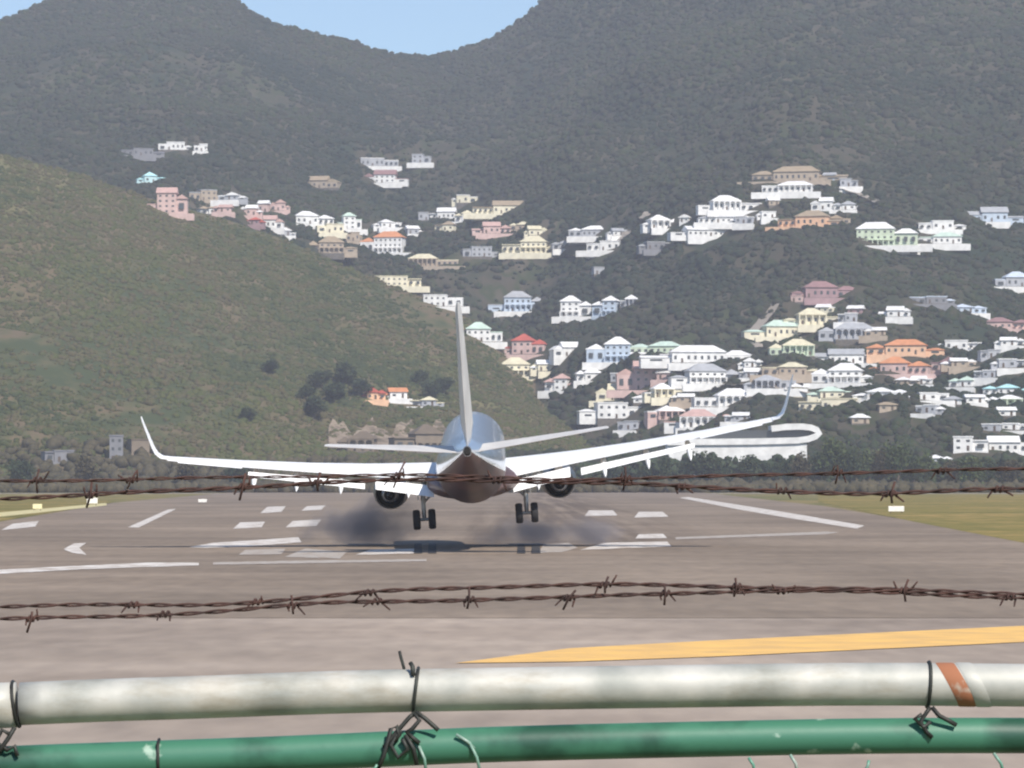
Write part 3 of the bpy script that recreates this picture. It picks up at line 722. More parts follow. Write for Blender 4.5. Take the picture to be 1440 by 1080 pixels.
T = [
 (936, 640, 26, TREE_L, 'small dark tree, leftmost under the rounded white building'),
 (988, 634, 62, TREE_L, 'broad round dark tree in front of the rounded white building'),
 (1020, 654, 22, TREE_L, 'low dark tree in the gap under the white building'),
 (1053, 636, 42, TREE_L, 'round dark tree, second broad one under the white building'),
 (1092, 648, 40, TREE_L, 'green tree right of the second broad one under the building'),
 (1128, 632, 44, TREE_B, 'brownish tree below the rounded end of the white building'),
 (1176, 612, 56, TREE_G, 'tall brown green tree right of the rounded white building'),
 (1222, 628, 48, TREE_G, 'green tree right of the tall brown green one'),
 (1262, 618, 50, TREE_G, 'tall brownish tree in the middle of the right tree row'),
 (1300, 636, 40, TREE_G, 'green tree left of the small white building by the trees'),
 (1366, 640, 52, TREE_G, 'wide green tree below the left white shed'),
 (1420, 644, 50, TREE_B, 'brownish tree below the gabled white shed at the right edge'),
 (874, 656, 30, TREE_L, 'low tree behind the right engine, under the wing'),
 (120, 640, 44, TREE_B, 'brown tree right of the low dim grey building, far left'),
 (30, 646, 50, TREE_L, 'dark tree at the left edge below the hill'),
 (264, 650, 44, TREE_B, 'brown tree under the outer left wing'),
 (330, 652, 46, TREE_L, 'green tree under the left wing, right of the brown one'),

 (962, 646, 30, TREE_L, 'dark tree between the small and the broad one under the white building'),
 (1008, 644, 34, TREE_L, 'dark green tree right beside the broad round one'),
 (1074, 646, 34, TREE_L, 'dark green tree between the second broad one and its right neighbour'),
 (1112, 642, 38, TREE_L, 'dark green tree left of the brownish one below the rounded end'),
 (1150, 632, 44, TREE_L, 'dark green tree right of the brownish one below the rounded end'),
 (1200, 622, 44, TREE_L, 'dark green tree directly right of the tall brown green one'),
 (1240, 630, 44, TREE_B, 'brownish tree left of the tall brownish one'),
 (1284, 630, 40, TREE_L, 'dark green tree right of the tall brownish one'),
 (1342, 645, 44, TREE_B, 'brownish tree right of the small white building'),
 (1394, 646, 44, TREE_L, 'dark tree between the two white sheds\' trees'),
 (905, 652, 34, TREE_L, 'dark tree left of the small one under the white building'),
]
for k, (px, top, wpx, m, lb) in enumerate(T): tree(px, top, 680, wpx, m, lb, Y=1290 + (k * 37) % 90)
HILLT = [(470, 538, 44, 'dark tree in the middle of the grove on the low hill'), (430, 540, 34, 'dark tree at the left side of the grove on the low hill'), (505, 532, 38, 'dark tree at the right side of the grove on the low hill'), (608, 536, 34, 'dark tree between the small grey house and the tail fin'), (380, 505, 30, 'dark tree clump standing alone on the low hill, small'), (452, 520, 40, 'dark tree on the low hill, right of the small lone one'),
         (486, 508, 46, 'large dark tree on the low hill, top of the dark grove'), (350, 572, 30, 'lone dark tree low on the low hill'),
         (624, 530, 34, 'dark tree just left of the tail fin base'), (442, 556, 46, 'dark tree at the bottom of the grove on the low hill'), (590, 520, 30, 'dark tree above the small grey house by the fuselage')]
for px, top, wpx, lb in HILLT:
    X, Y, Z = hit(px, top + wpx * .75)
    tree(px, top, 0, wpx, TREE_L, lb, Y=Y)
# low belt of bushes in front of the hills
n = 5200
bx = rng.uniform(-0.19, 0.19, n); by = rng.uniform(1235, 1500, n); X = bx * by
hh, _ = terrain(X, by); hh = np.maximum(hh, 0)
Rr = rng.uniform(1.2, 3.2, n) * (0.75 + 0.5 * (fbm(X / 30, by / 300, 77, 2) + .5))
clumps('bushes', np.stack([X, by, hh + Rr * .5], -1), Rr, TREE_B, 'low brown green bushes along the far side of the airfield', .9, .4)

n = 2600
tpx = rng.uniform(800, 1460, n); ty = rng.uniform(1385, 1440, n); X = (tpx - 720) / F * ty
topy = 646 + 16 * fbm(tpx / 14, tpx * 0, 91, 3) - 7 * np.abs(np.sin(tpx / 9.5)) + np.clip((870 - tpx) * .2, 0, 14)
zt_ = CAMZ + (HY - topy) * ty / F
zz_ = rng.uniform(.1, 1, n) ** .7 * (zt_ - 1.5)
clumps('tree_line', np.stack([X, ty, zz_], -1), rng.uniform(.7, 2.0, n), TREE_L, 'dense dark green trees in front of the rounded white building', .85, .45)
# ------------------------------------------------------------------ airfield marker boards
MARKW = mat('white_board', (0.85, 0.82, 0.76), 0.5, scale=3)
MARKP = mat('yellowish_board', (0.80, 0.74, 0.45), 0.5, scale=3)
def marker(px, py, wpx, hpx, m, label):
    x, y = gp(px, py); s = y / F; W_ = wpx * s; h = hpx * s
    r = empty('marker_board', (x, y, 0.026)); tag(r, label, 'marker board', 'marker boards beside the runway')
    p = MB(); p.box(-W_ / 2, W_ / 2, -.08, .08, h * .25, h); bo = p.build('panel', m, r)
    bv = bo.modifiers.new('bevel', 'BEVEL'); bv.width = .03; bv.segments = 2
    for sx in (-.35, .35):
        l_ = MB(); l_.box(sx * W_ - .05, sx * W_ + .05, -.05, .05, 0, h * .25 - .002); l_.build('leg', BARK, r)
marker(130, 711, 15, 11, MARKW, 'white marker board on the left grass verge, by the wire barb')
marker(53, 718, 13, 9, MARKP, 'yellowish marker board at the far left of the grass')
marker(285, 708, 12, 6, MARKW, 'small white marker board left of the aeroplane, at the runway edge')
marker(1260, 722, 22, 10, MARKW, 'wide white marker board beside the right grass verge')

# ------------------------------------------------------------------ aeroplane
def airplane():
    SILV = mat('polished_fuselage_skin', (0.62, 0.66, 0.72), 0.22, 0.85, var=(0.56, 0.60, 0.66), scale=0.5, coat=.3)
    GREYW = mat('pale_wing_paint', (0.88, 0.88, 0.87), 0.38, 0.0, scale=0.6, var=(0.80, 0.80, 0.79))
    TAILP = mat('greyish_tail_paint', (0.62, 0.60, 0.57), 0.45, scale=0.8, var=(0.50, 0.48, 0.46))
    BELLY = mat('belly_shade_paint', (0.13, 0.07, 0.065), 0.45, scale=0.7, var=(0.09, 0.055, 0.05))  # underside colour carries its shade and the brown ground reflected there
    NAC = mat('engine_cowl', (0.10, 0.105, 0.11), 0.35, 0.5, scale=1)
    BLACK = mat('exhaust_dark', (0.02, 0.018, 0.016), 0.6, 0.3, scale=3)
    TYRE = mat('tyre_rubber', (0.018, 0.018, 0.02), 0.8, scale=8)
    STEEL = mat('gear_metal', (0.35, 0.36, 0.38), 0.4, 0.7, scale=5)
    pos = wp(669, 740, 200.0); GD = 0.52          # the gear legs hang extended in flight
    pos.z += GD
    root = empty('airplane', (pos.x, pos.y, pos.z), (R(4.0), R(-3.7), 0))
    root.rotation_mode = 'XYZ'
    tag(root, 'twin engine silver airliner with winglets touching down, seen from behind', 'airplane')
    # fuselage
    st = [(19.75, .03, .03, 2.62), (19.5, .32, .33, 2.64), (19.0, .62, .66, 2.7), (18.0, 1.08, 1.15, 2.85), (16.6, 1.5, 1.62, 3.02), (15, 1.76, 1.88, 3.16), (12.8, 1.88, 2.0, 3.25),
          (8, 1.88, 2.0, 3.25), (2, 1.88, 2.0, 3.25), (-4, 1.88, 2.0, 3.25), (-7.5, 1.87, 1.96, 3.29), (-10, 1.76, 1.78, 3.46), (-12.5, 1.5, 1.5, 3.74), (-15, 1.12, 1.18, 4.07), (-17, .76, .84, 4.4), (-18.6, .44, .52, 4.68), (-19.6, .22, .28, 4.88)]
    def ring(y, a, b, zc, n=36): return [(a * math.cos(2 * math.pi * k / n), y, zc + b * math.sin(2 * math.pi * k / n)) for k in range(n)]
    fu = MB(); fu.loft([ring(*s_) for s_ in st])
    fo = autosmooth(fu.build('fuselage', SILV, root), 50)
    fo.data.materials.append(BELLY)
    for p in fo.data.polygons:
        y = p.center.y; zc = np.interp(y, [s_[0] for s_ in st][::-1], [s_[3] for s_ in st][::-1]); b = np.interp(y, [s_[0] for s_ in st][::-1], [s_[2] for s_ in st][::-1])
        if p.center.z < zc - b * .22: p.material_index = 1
    ap = MB(); ap.loft([ring(-19.601, .20, .25, 4.88, 16), ring(-19.95, .15, .18, 4.93, 16)]); autosmooth(ap.build('exhaust_nozzle', BLACK, root))
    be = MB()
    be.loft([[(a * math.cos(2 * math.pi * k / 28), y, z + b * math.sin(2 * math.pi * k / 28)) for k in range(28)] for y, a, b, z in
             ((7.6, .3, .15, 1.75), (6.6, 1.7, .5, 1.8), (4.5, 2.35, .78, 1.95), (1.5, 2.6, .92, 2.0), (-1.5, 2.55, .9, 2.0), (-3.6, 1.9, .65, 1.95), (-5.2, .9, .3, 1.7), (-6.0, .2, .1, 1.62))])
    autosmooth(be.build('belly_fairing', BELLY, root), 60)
    # airfoil
    prof = [(0, 0), (.02, .028), (.08, .055), (.2, .075), (.35, .078), (.55, .062), (.75, .038), (.9, .018), (1, .004), (1, -.004), (.9, -.010), (.7, -.022), (.45, -.040), (.25, -.046), (.1, -.036), (.02, -.018)]
    def foil(x, yle, z, c, tk=1.0, tw=0, vert=False, lean=0):
        out = []
        for a, b in prof:
            yy = -a * c; zz = b * c * tk
            ct, s_ = math.cos(R(tw)), math.sin(R(tw)); yy, zz = yy * ct - zz * s_, yy * s_ + zz * ct
            if vert: out.append((x + (b * c * tk), yle - a * c, z))
            else: out.append((x, yle + yy, z + zz))
        return out
    def wz(x): return 2.42 + (x - 1.7) * math.tan(R(6.2)) + .0022 * (x - 1.7) ** 2
    for sx in (-1, 1):
        wg = MB(); R_ = []
        for x, yl, c, tk in ((1.2, 6.3, 7.9, .95), (1.9, 5.85, 7.2, .95), (3.8, 4.8, 5.9, .95), (5.8, 3.72, 4.75, .9), (9, 2.05, 3.6, .85), (13, -.05, 2.6, .82), (16.6, -1.95, 1.75, .8)):
            R_.append(foil(sx * x, yl, wz(x), c, tk, 2))
        wg.loft(R_); wo = wg.build('wing', GREYW, root); autosmooth(wo, 45)
        # winglet: curves up from the tip
        wl = MB(); Q = []; x0 = 16.602; z0 = wz(16.602); yl = -1.95
        for t, (dx, dz, dy, c) in enumerate(((0, 0, 0, 1.75), (.35, .08, -.15, 1.65), (.62, .32, -.35, 1.45), (.78, .7, -.62, 1.25), (.95, 1.35, -1.05, 1.0), (1.12, 2.0, -1.5, .75), (1.22, 2.45, -1.85, .5))):
            ang = [0, 25, 55, 72, 76, 77, 78][t]; pts = []
            for a, b in prof:
                th = b * c * .75; pts.append((sx * (x0 + dx - th * math.sin(R(ang))), yl + dy - a * c, z0 + dz + th * math.cos(R(ang))))
            Q.append(pts)
        wl.loft(Q); autosmooth(wl.build('winglet', GREYW, wo), 45)
        # flaps
        for x0, x1, c0, c1, d in ((2.2, 5.4, 1.0, .9, 34), (6.0, 12.3, .7, .45, 30)):
            def te(x): return np.interp(x, [1.9, 3.8, 5.8, 9, 13, 16.6], [5.85 - 7.2, 4.8 - 5.9, 3.72 - 4.75, 2.05 - 3.6, -.05 - 2.6, -1.95 - 1.75])
            fl = MB()
            fl.loft([foil(sx * x0, te(x0) + .12, wz(x0) - .52, c0, 1.3, d), foil(sx * x1, te(x1) + .12, wz(x1) - .34, c1, 1.3, d)])
            autosmooth(fl.build('flap', GREYW, wo), 45)
        al = MB(); al.loft([foil(sx * 12.6, te(12.6) - .01, wz(12.6) - .05, .55, 1.0, 8), foil(sx * 16.0, te(16.) - .01, wz(16.) - .04, .45, 1.0, 8)]); al.build('aileron', GREYW, wo)
        # flap track fairings
        for x in (3.6, 7.3, 9.7, 12.0):
            y0 = te(x) + 1.1; ff = MB()
            ff.loft([[(sx * x + .17 * k_ * math.cos(2 * math.pi * q / 12), yy, wz(x) + zz + .22 * k_ * math.sin(2 * math.pi * q / 12)) for q in range(12)] for yy, k_, zz in
                     ((y0 + 1.2, .15, -.22), (y0 + .6, .8, -.36), (y0 - .3, 1.0, -.46), (y0 - 1.3, .9, -.75), (y0 - 2.0, .5, -1.02), (y0 - 2.4, .1, -1.15))])
            autosmooth(ff.build('flap_fairing', GREYW, wo), 50)
        # engine
        en = MB(); ex = 4.83 * sx; ez = 1.28
        def cir(y, r, n=28, zz=0, flat=1): return [(ex + .93 * r * math.cos(2 * math.pi * k / n), y, ez + zz + .93 * r * math.sin(2 * math.pi * k / n) * (flat if math.sin(2 * math.pi * k / n) < 0 else 1)) for k in range(n)]
        en.loft([cir(8.0, .80), cir(8.25, .86), cir(8.32, .92), cir(8.2, 1.0, 28, 0, .95), cir(7.6, 1.08, 28, 0, .95), cir(6.6, 1.12, 28, 0, .95), cir(5.6, 1.06, 28, 0, .97), cir(4.75, .93), cir(4.74, .87), cir(5.3, .88)], cap=False)
        eo = autosmooth(en.build('engine', NAC, root), 50)
        du = MB(); du.loft([cir(5.298, .875), cir(5.29, .42)], cap=False); du.build('fan_duct', BLACK, eo)
        fi = MB(); fi.loft([cir(7.9, .80), cir(7.88, .12)]); fi.build('fan', STEEL, eo)
        co = MB(); co.loft([cir(5.32, .58), cir(4.4, .52), cir(3.7, .40), cir(3.68, .34)], cap=False); autosmooth(co.build('core_nozzle', STEEL, eo), 50)
        pl = MB(); pl.loft([cir(4.2, .26), cir(3.5, .2), cir(3.0, .04)]); autosmooth(pl.build('exhaust_cone', BLACK, eo), 50)
        py = MB(); py.add([(ex - .16, 7.0, ez + .95), (ex + .16, 7.0, ez + .95), (ex - .22, 3.2, ez + .5), (ex + .22, 3.2, ez + .5), (ex - .1, 6.6, ez + 1.25), (ex + .1, 6.6, ez + 1.25), (ex - .2, 2.2, wz(4.83) - .12), (ex + .2, 2.2, wz(4.83) - .12)],
                          [(0, 1, 3, 2), (4, 6, 7, 5), (0, 2, 6, 4), (1, 5, 7, 3), (2, 3, 7, 6), (0, 4, 5, 1)]); py.build('pylon', GREYW, eo)
        # tailplane
        sb = MB(); sb.loft([foil(sx * .5, -13.6, 4.72, 4.3, .55), foil(sx * 1.2, -14.05, 4.80, 3.9, .55), foil(sx * 7.1, -17.2, 5.52, 1.45, .55), foil(sx * 7.2, -17.5, 5.53, 1.1, .5)])
        tp = autosmooth(sb.build('tailplane', TAILP, root), 45)
        el = MB(); el.loft([foil(sx * 1.3, -14.1 - 3.78, 4.80, .9, 1.0, -3), foil(sx * 6.9, -17.1 - 1.42, 5.49, .5, 1.0, -3)]); el.build('elevator', TAILP, tp)
        # main gear
        gx = 2.86 * sx; g = MB(); g.tube([(gx * .96, .15, 2.3), (gx, 0, 1.2), (gx, 0, .58 - GD)], [.16, .14, .11], 12)
        g.tube([(gx - sx * .1, 0, 1.05), (gx - sx * 1.0, .1, 1.9)], .07, 8); g.tube([(gx, .05, 1.2), (gx, .9, 1.9)], .06, 8)
        g.tube([(gx - .42, 0, .565 - GD), (gx + .42, 0, .565 - GD)], .09, 10)
        go = autosmooth(g.build('main_gear', STEEL, root), 50)
        dr = MB(); dr.box(gx + sx * .28 - .03, gx + sx * .28 + .03, -.35, .4, 1.15, 1.95); dr.build('gear_door', GREYW, go)
        for wx in (-.43, .43): wheel(gx + wx, 0, .565 - GD, .565, .2, TYRE, STEEL, go)
    # fin with dorsal fillet
    fn = MB()
    fn.loft([foil(0, -7.4, 5.15, 10.6, .22, vert=True), foil(0, -10.4, 5.62, 7.8, .42, vert=True), foil(0, -11.5, 6.0, 6.9, .62, vert=True), foil(0, -13.6, 8.2, 5.1, .7, vert=True), foil(0, -17.0, 12.0, 2.6, .8, vert=True), foil(0, -17.5, 12.35, 2.0, .5, vert=True)])
    # vertical foils are one-sided in x, mirror for symmetry
    for i, v in enumerate(fn.v):
        k = i % len(prof); a, b = prof[k]
        if b < 0:
            bb = np.interp(a, [0, .02, .08, .2, .35, .55, .75, .9, 1], [0, .028, .055, .075, .078, .062, .038, .018, .004]); fn.v[i] = (v[0] / b * -bb if b else 0, v[1], v[2])
    fo = autosmooth(fn.build('tail_fin', TAILP, root), 45)
    rd = MB(); rd.loft([[(.1, -16.9, 6.2), (-.1, -16.9, 6.2), (-.02, -18.5, 6.2), (.02, -18.5, 6.2)], [(.06, -19.2, 11.6), (-.06, -19.2, 11.6), (-.01, -19.9, 11.6), (.01, -19.9, 11.6)]]); rd.build('rudder', TAILP, fo)
    # nose gear
    g = MB(); g.tube([(0, 15.7, 1.6), (0, 15.6, .36)], [.09, .07], 10); g.tube([(-.2, 15.6, .345), (.2, 15.6, .345)], .05, 8)
    go = g.build('nose_gear', STEEL, root)
    for wx in (-.2, .2): wheel(wx, 15.6, .345, .345, .1, TYRE, STEEL, go)
    # antenna on the crown
    an = MB(); an.loft([[(-.03, 3.4, 5.22), (.03, 3.4, 5.22), (.03, 2.9, 5.22), (-.03, 2.9, 5.22)], [(-.01, 3.1, 5.6), (.01, 3.1, 5.6), (.01, 2.85, 5.6), (-.01, 2.85, 5.6)]]); an.build('antenna', GREYW, root)
    return root
def wheel(x, y, z, r, hw, TYRE, STEEL, parent):
    pr = [(-hw, .62), (-hw, .86), (-hw * .75, .97), (-hw * .3, 1.0), (hw * .3, 1.0), (hw * .75, .97), (hw, .86), (hw, .62)]
    n = 28; mb = MB()
    mb.loft([[(x + a, y + r * b * math.cos(2 * math.pi * k / n), z + r * b * math.sin(2 * math.pi * k / n)) for k in range(n)] for a, b in pr], cap=False)
    t = autosmooth(mb.build('tyre', TYRE, parent), 50)
    mb = MB(); mb.loft([[(x + a, y + r * b * math.cos(2 * math.pi * k / 20), z + r * b * math.sin(2 * math.pi * k / 20)) for k in range(20)] for a, b in ((-hw * .8, .63), (-hw * .5, .3), (hw * .5, .3), (hw * .8, .63))])
    mb.build('rim', STEEL, parent)
airplane()

# ------------------------------------------------------------------ tyre smoke
def smoke(px0, px1, py0, py1, D, depth, dens, label, seed):
    a = wp(px0, py1, D); b = wp(px1, py0, D)
    cxx = (a.x + b.x) / 2; hw_ = (b.x - a.x) / 2; h = b.z - max(a.z, .06)
    mb = MB(); mb.box(-hw_, hw_, -depth / 2, depth / 2, 0, h)
    m = bpy.data.materials.new('tyre_smoke'); m.use_nodes = True; n = m.node_tree.nodes; l = m.node_tree.links; n.clear()
    o = n.new('ShaderNodeOutputMaterial'); v = n.new('ShaderNodeVolumePrincipled'); l.new(v.outputs[0], o.inputs['Volume'])
    v.inputs['Color'].default_value = (0.56, 0.52, 0.54, 1); v.inputs['Anisotropy'].default_value = 0.2  # smoke tinted dark so it also carries the shade under the aeroplane
    tc = n.new('ShaderNodeTexCoord'); mp = n.new('ShaderNodeMapping'); mp.inputs['Location'].default_value = (-1, -1, -1); mp.inputs['Scale'].default_value = (2, 2, 2); l.new(tc.outputs['Generated'], mp.inputs['Vector'])
    mp.inputs['Location'].default_value = (-1, -1, -.5); mp.inputs['Scale'].default_value = (2, 2, 1.45)
    ln = n.new('ShaderNodeVectorMath'); ln.operation = 'LENGTH'; l.new(mp.outputs[0], ln.inputs[0])
    t = n.new('ShaderNodeTexNoise'); t.inputs['Scale'].default_value = 0.5; t.inputs['Detail'].default_value = 5
    ad = n.new('ShaderNodeVectorMath'); ad.operation = 'ADD'; ad.inputs[1].default_value = (seed * 7.1, 0, 0); l.new(tc.outputs['Object'], ad.inputs[0]); l.new(ad.outputs[0], t.inputs['Vector'])
    s1 = n.new('ShaderNodeMath'); s1.operation = 'MULTIPLY_ADD'; s1.inputs[1].default_value = 2.0; s1.inputs[2].default_value = -0.30; l.new(t.outputs['Fac'], s1.inputs[0])
    s2 = n.new('ShaderNodeMath'); s2.operation = 'SUBTRACT'; l.new(s1.outputs[0], s2.inputs[0]); l.new(ln.outputs['Value'], s2.inputs[1])
    s3 = n.new('ShaderNodeMath'); s3.operation = 'MULTIPLY'; s3.inputs[1].default_value = dens; s3.use_clamp = False; l.new(s2.outputs[0], s3.inputs[0])
    s4 = n.new('ShaderNodeMath'); s4.operation = 'MAXIMUM'; s4.inputs[1].default_value = 0; l.new(s3.outputs[0], s4.inputs[0]); l.new(s4.outputs[0], v.inputs['Density'])
    ob = mb.build('tyre_smoke', m); ob.location = (cxx, D, .06)
    tag(ob, label, None, None, 'stuff')
smoke(415, 640, 690, 784, 205, 10, 1.0, 'puff of grey tyre smoke behind the left wheels', 1)
smoke(600, 930, 718, 782, 207, 10, 0.7, 'thin low tyre smoke drifting right of the right wheels', 2)

# ------------------------------------------------------------------ fence in the foreground
FY = 3.8
def fp(px, py, dy=0): v = wp(px, py, FY); v.y += dy; return v
def curve_pts(P, n=60):
    xs = [p[0] for p in P]; ys = [p[1] for p in P]
    X = np.linspace(xs[0], xs[-1], n); Yv = np.interp(X, xs, ys)
    k = np.ones(7) / 7; pad = np.r_[[Yv[0]] * 3, Yv, [Yv[-1]] * 3]; Yv = np.convolve(pad, k, 'valid')
    return list(zip(X, Yv))
def fence():
    GALV = bpy.data.materials.new('galvanised_pipe'); GALV.use_nodes = True
    n = GALV.node_tree.nodes; l = GALV.node_tree.links; b = n['Principled BSDF']
    b.inputs['Roughness'].default_value = .58; b.inputs['Metallic'].default_value = .15
    tc = n.new('ShaderNodeTexCoord'); t = n.new('ShaderNodeTexNoise'); t.inputs['Scale'].default_value = 14; t.inputs['Detail'].default_value = 6
    l.new(tc.outputs['Object'], t.inputs['Vector']); r = n.new('ShaderNodeValToRGB'); r.color_ramp.elements[0].position = .32; r.color_ramp.elements[1].position = .62
    r.color_ramp.elements[0].color = (.30, .31, .285, 1); r.color_ramp.elements[1].color = (.50, .49, .45, 1); l.new(t.outputs['Fac'], r.inputs[0])
    td = n.new('ShaderNodeTexNoise'); td.inputs['Scale'].default_value = 5; td.inputs['Detail'].default_value = 8; td.inputs['Roughness'].default_value = .7
    mpd = n.new('ShaderNodeMapping'); mpd.inputs['Scale'].default_value = (1, 3, 3); l.new(tc.outputs['Object'], mpd.inputs['Vector']); l.new(mpd.outputs[0], td.inputs['Vector'])
    rd_ = n.new('ShaderNodeValToRGB'); rd_.color_ramp.elements[0].position = .5; rd_.color_ramp.elements[1].position = .68
    rd_.color_ramp.elements[0].color = (1, 1, 1, 1); rd_.color_ramp.elements[1].color = (.74, .68, .60, 1); l.new(td.outputs['Fac'], rd_.inputs[0])
    mxd = n.new('ShaderNodeMix'); mxd.data_type = 'RGBA'; mxd.blend_type = 'MULTIPLY'; mxd.inputs[0].default_value = 1
    l.new(r.outputs[0], mxd.inputs[6]); l.new(rd_.outputs[0], mxd.inputs[7]); l.new(mxd.outputs[2], b.inputs['Base Color'])
    t2 = n.new('ShaderNodeTexNoise'); t2.inputs['Scale'].default_value = 60; l.new(tc.outputs['Object'], t2.inputs['Vector'])
    bp = n.new('ShaderNodeBump'); bp.inputs['Strength'].default_value = .15; bp.inputs['Distance'].default_value = .002; l.new(t2.outputs['Fac'], bp.inputs['Height']); l.new(bp.outputs[0], b.inputs['Normal'])
    GREEN = mat('green_paint', (0.045, 0.165, 0.105), .5, var=(0.016, 0.07, 0.045), scale=11, lo=.36, hi=.52, bump=.35, bscale=45, detail=8, coat=.05)
    cr_ = [q_ for q_ in GREEN.node_tree.nodes if q_.type == 'VALTORGB'][0].color_ramp
    for p_, c_ in ((.655, (0.045, 0.165, 0.105, 1)), (.675, (.30, .42, .34, 1))): e_ = cr_.elements.new(p_); e_.color = c_
    RUST = mat('rust', (0.30, 0.12, 0.06), .85, var=(0.40, .34, .28), scale=45, lo=.30, hi=.42)
    WIRE = mat('rusty_barbed_wire', (0.085, 0.040, 0.032), .8, .2, var=(.04, .022, .02), scale=50)
    TIE = mat('dark_tie_wire', (0.05, 0.055, 0.05), .6, .5, var=(.03, .03, .028), scale=60)
    PVC = mat('green_coated_wire', (0.10, 0.26, 0.19), .4, var=(.30, .36, .32), scale=30, lo=.4, hi=.6)
    root = empty('perimeter_fence', (0, FY, 0))
    tag(root, 'airfield fence with a grey pipe, a green pipe and rusty barbed wire above', 'fence')
    def B_(mb, name, m, parent=root, sm=True):
        o = mb.build(name, m, parent, sm)
        if parent is not None:
            q = parent
            while q.parent: q = q.parent
            o.location = -q.location if parent is q else (0, 0, 0)
        return o
    PC = [(-760, 1030), (-300, 1004), (0, 991), (100, 985), (260, 981), (480, 972), (780, 967), (1200, 961), (1440, 963), (1700, 966), (2300, 975)]
    GC = [(-760, 1115), (-300, 1088), (0, 1073), (260, 1064), (480, 1056), (600, 1049), (780, 1043), (1200, 1034), (1440, 1033), (1700, 1036), (2300, 1044)]
    pc = curve_pts(PC, 90); gc = curve_pts(GC, 90); s = FY / F
    yc = lambda C, x: float(np.interp(x, [p[0] for p in C], [p[1] for p in C]))
    mb = MB(); mb.tube([fp(x, y) for x, y in pc if x > 22], 30 * s, 40); top = B_(mb, 'top_rail', GALV)
    mb = MB(); mb.tube([fp(x, y + 1) for x, y in pc if x < 22] + [fp(24, yc(pc, 24) + 1)], 32 * s, 40); B_(mb, 'top_rail', GALV)
    mb = MB(); mb.tube([fp(x, y) for x, y in gc], 25 * s, 40); mid = B_(mb, 'middle_rail', GREEN)
    # rust band and coupling edge
    def ringband(C, xs, rr, name, m, lean=0):
        mb = MB(); rings = []
        for i, (x, k) in enumerate(xs):
            c = fp(x, yc(C, x)); rings.append([(c.x + lean * math.sin(t) * s * 10, c.y + rr * s * k * math.cos(t), c.z + rr * s * k * math.sin(t)) for t in [2 * math.pi * q / 40 for q in range(40)]])
        mb.loft(rings, cap=False); return B_(mb, name, m)
    ringband(pc, ((1330, 1.0), (1333, 1.025), (1352, 1.03), (1356, 1.0)), 30.2, 'rust_band', RUST, -1.6)
    ringband(pc, ((1356.5, 1.0), (1359, 1.03), (1376, 1.03), (1379, 1.0)), 30.4, 'pipe_collar', GALV, -1.4)
    # chips and scrapes on the green pipe come from its material; posts stand out of the frame
    for px in (-700, 2200):
        p0 = fp(px, 600); mb = MB(); mb.tube([(p0.x, FY + .062, 0), (p0.x, FY + .062, CAMZ - .12), (p0.x, FY + .062, CAMZ + .06)], .03, 20); B_(mb, 'post', GALV)
    # tie wires round the grey pipe, ends twisted on the green one
    def tie(px, lean, hooks):
        mb = MB(); c0 = yc(pc, px); pts = []
        for q in range(21):
            t = math.pi * (.5 + 2 * q / 20); pts.append(fp(px + lean * math.sin(t) * 6, c0 - math.sin(t) * 31.6, 0) + Vector((0, math.cos(t) * 31.6 * s, 0)))
        mb.tube(pts, 2.5 * s, 8)
        g0 = yc(gc, px)
        for hk in hooks:
            mb.tube([fp(px + a, b_, -c_ * s) for a, b_, c_ in hk], 3.2 * s, 8)
        B_(mb, 'tie_wire', TIE)
    tie(585, .6, [[(0, 1000, 24), (-8, 1006, 27), (-22, 1022, 28), (-34, 1036, 28), (-44, 1048, 28)], [(-2, 1001, 27), (6, 1010, 30), (-4, 1022, 31), (-12, 1026, 29), (-4, 1034, 29), (6, 1042, 29)],
                  [(0, 998, 26), (14, 1008, 28), (28, 1020, 29), (32, 1024, 29)], [(-30, 1040, 30), (-22, 1030, 31), (-26, 1018, 30), (-34, 1022, 30), (-44, 1060, 29), (-52, 1078, 26)],
                  [(-14, 1030, 29), (-2, 1050, 30), (2, 1072, 27)], [(-3, 948, 25), (-4, 936, 20), (-7, 931, 15)], [(-20, 1024, 29), (-34, 1044, 31), (-24, 1062, 29), (-10, 1050, 30), (-18, 1036, 31)]])
    tie(1304, .3, [[(0, 992, 26), (-6, 1000, 28), (-14, 1012, 29), (-6, 1026, 29), (2, 1034, 28)], [(2, 992, 28), (12, 1004, 29), (24, 1010, 29), (36, 1017, 28)], [(-12, 1002, 30), (-22, 1008, 28), (-10, 1020, 30), (0, 1012, 29)]])
    tie(24, -.8, [[(2, 1020, 26), (-6, 1034, 28), (-14, 1046, 30), (-22, 1058, 28)], [(-4, 1030, 28), (-16, 1024, 26), (-24, 1040, 28), (-8, 1052, 28), (2, 1046, 28), (6, 1060, 28)]])
    mb = MB(); mb.tube([fp(562, 915), fp(564, 924), fp(567, 934, 0), fp(569, 942, 0)], 2.2 * s, 6); B_(mb, 'tie_wire', TIE)
    mb = MB(); g0 = yc(gc, 225); mb.tube([fp(225, g0 - 26.5), fp(225, g0 - 20, -21 * s), fp(226, g0, -26.5 * s), fp(226, g0 + 20, -19 * s)], 2.4 * s, 6); B_(mb, 'tie_wire', TIE)
    # chain-link wires hanging below the green pipe
    mb = MB(); px = -740; pitch = 66
    # a woven diamond panel from the green rail to the ground, each wire a zigzag
    zt = lambda x: fp(0, 1104).z
    k = 0
    while px < 2240:
        x0 = (px - 720) * s; dx = pitch * s; ztop = zt(px); pts = []; z = ztop; q = 0
        pass
        while z > 0.05:
            pts.append(Vector((x0 + (dx if q % 2 else 0), FY + (.002 if (q % 2) else -.002), z))); z -= dx; q += 1
        mb.tube(pts, .0017, 4); px += pitch; k += 1
    B_(mb, 'chain_link', PVC)
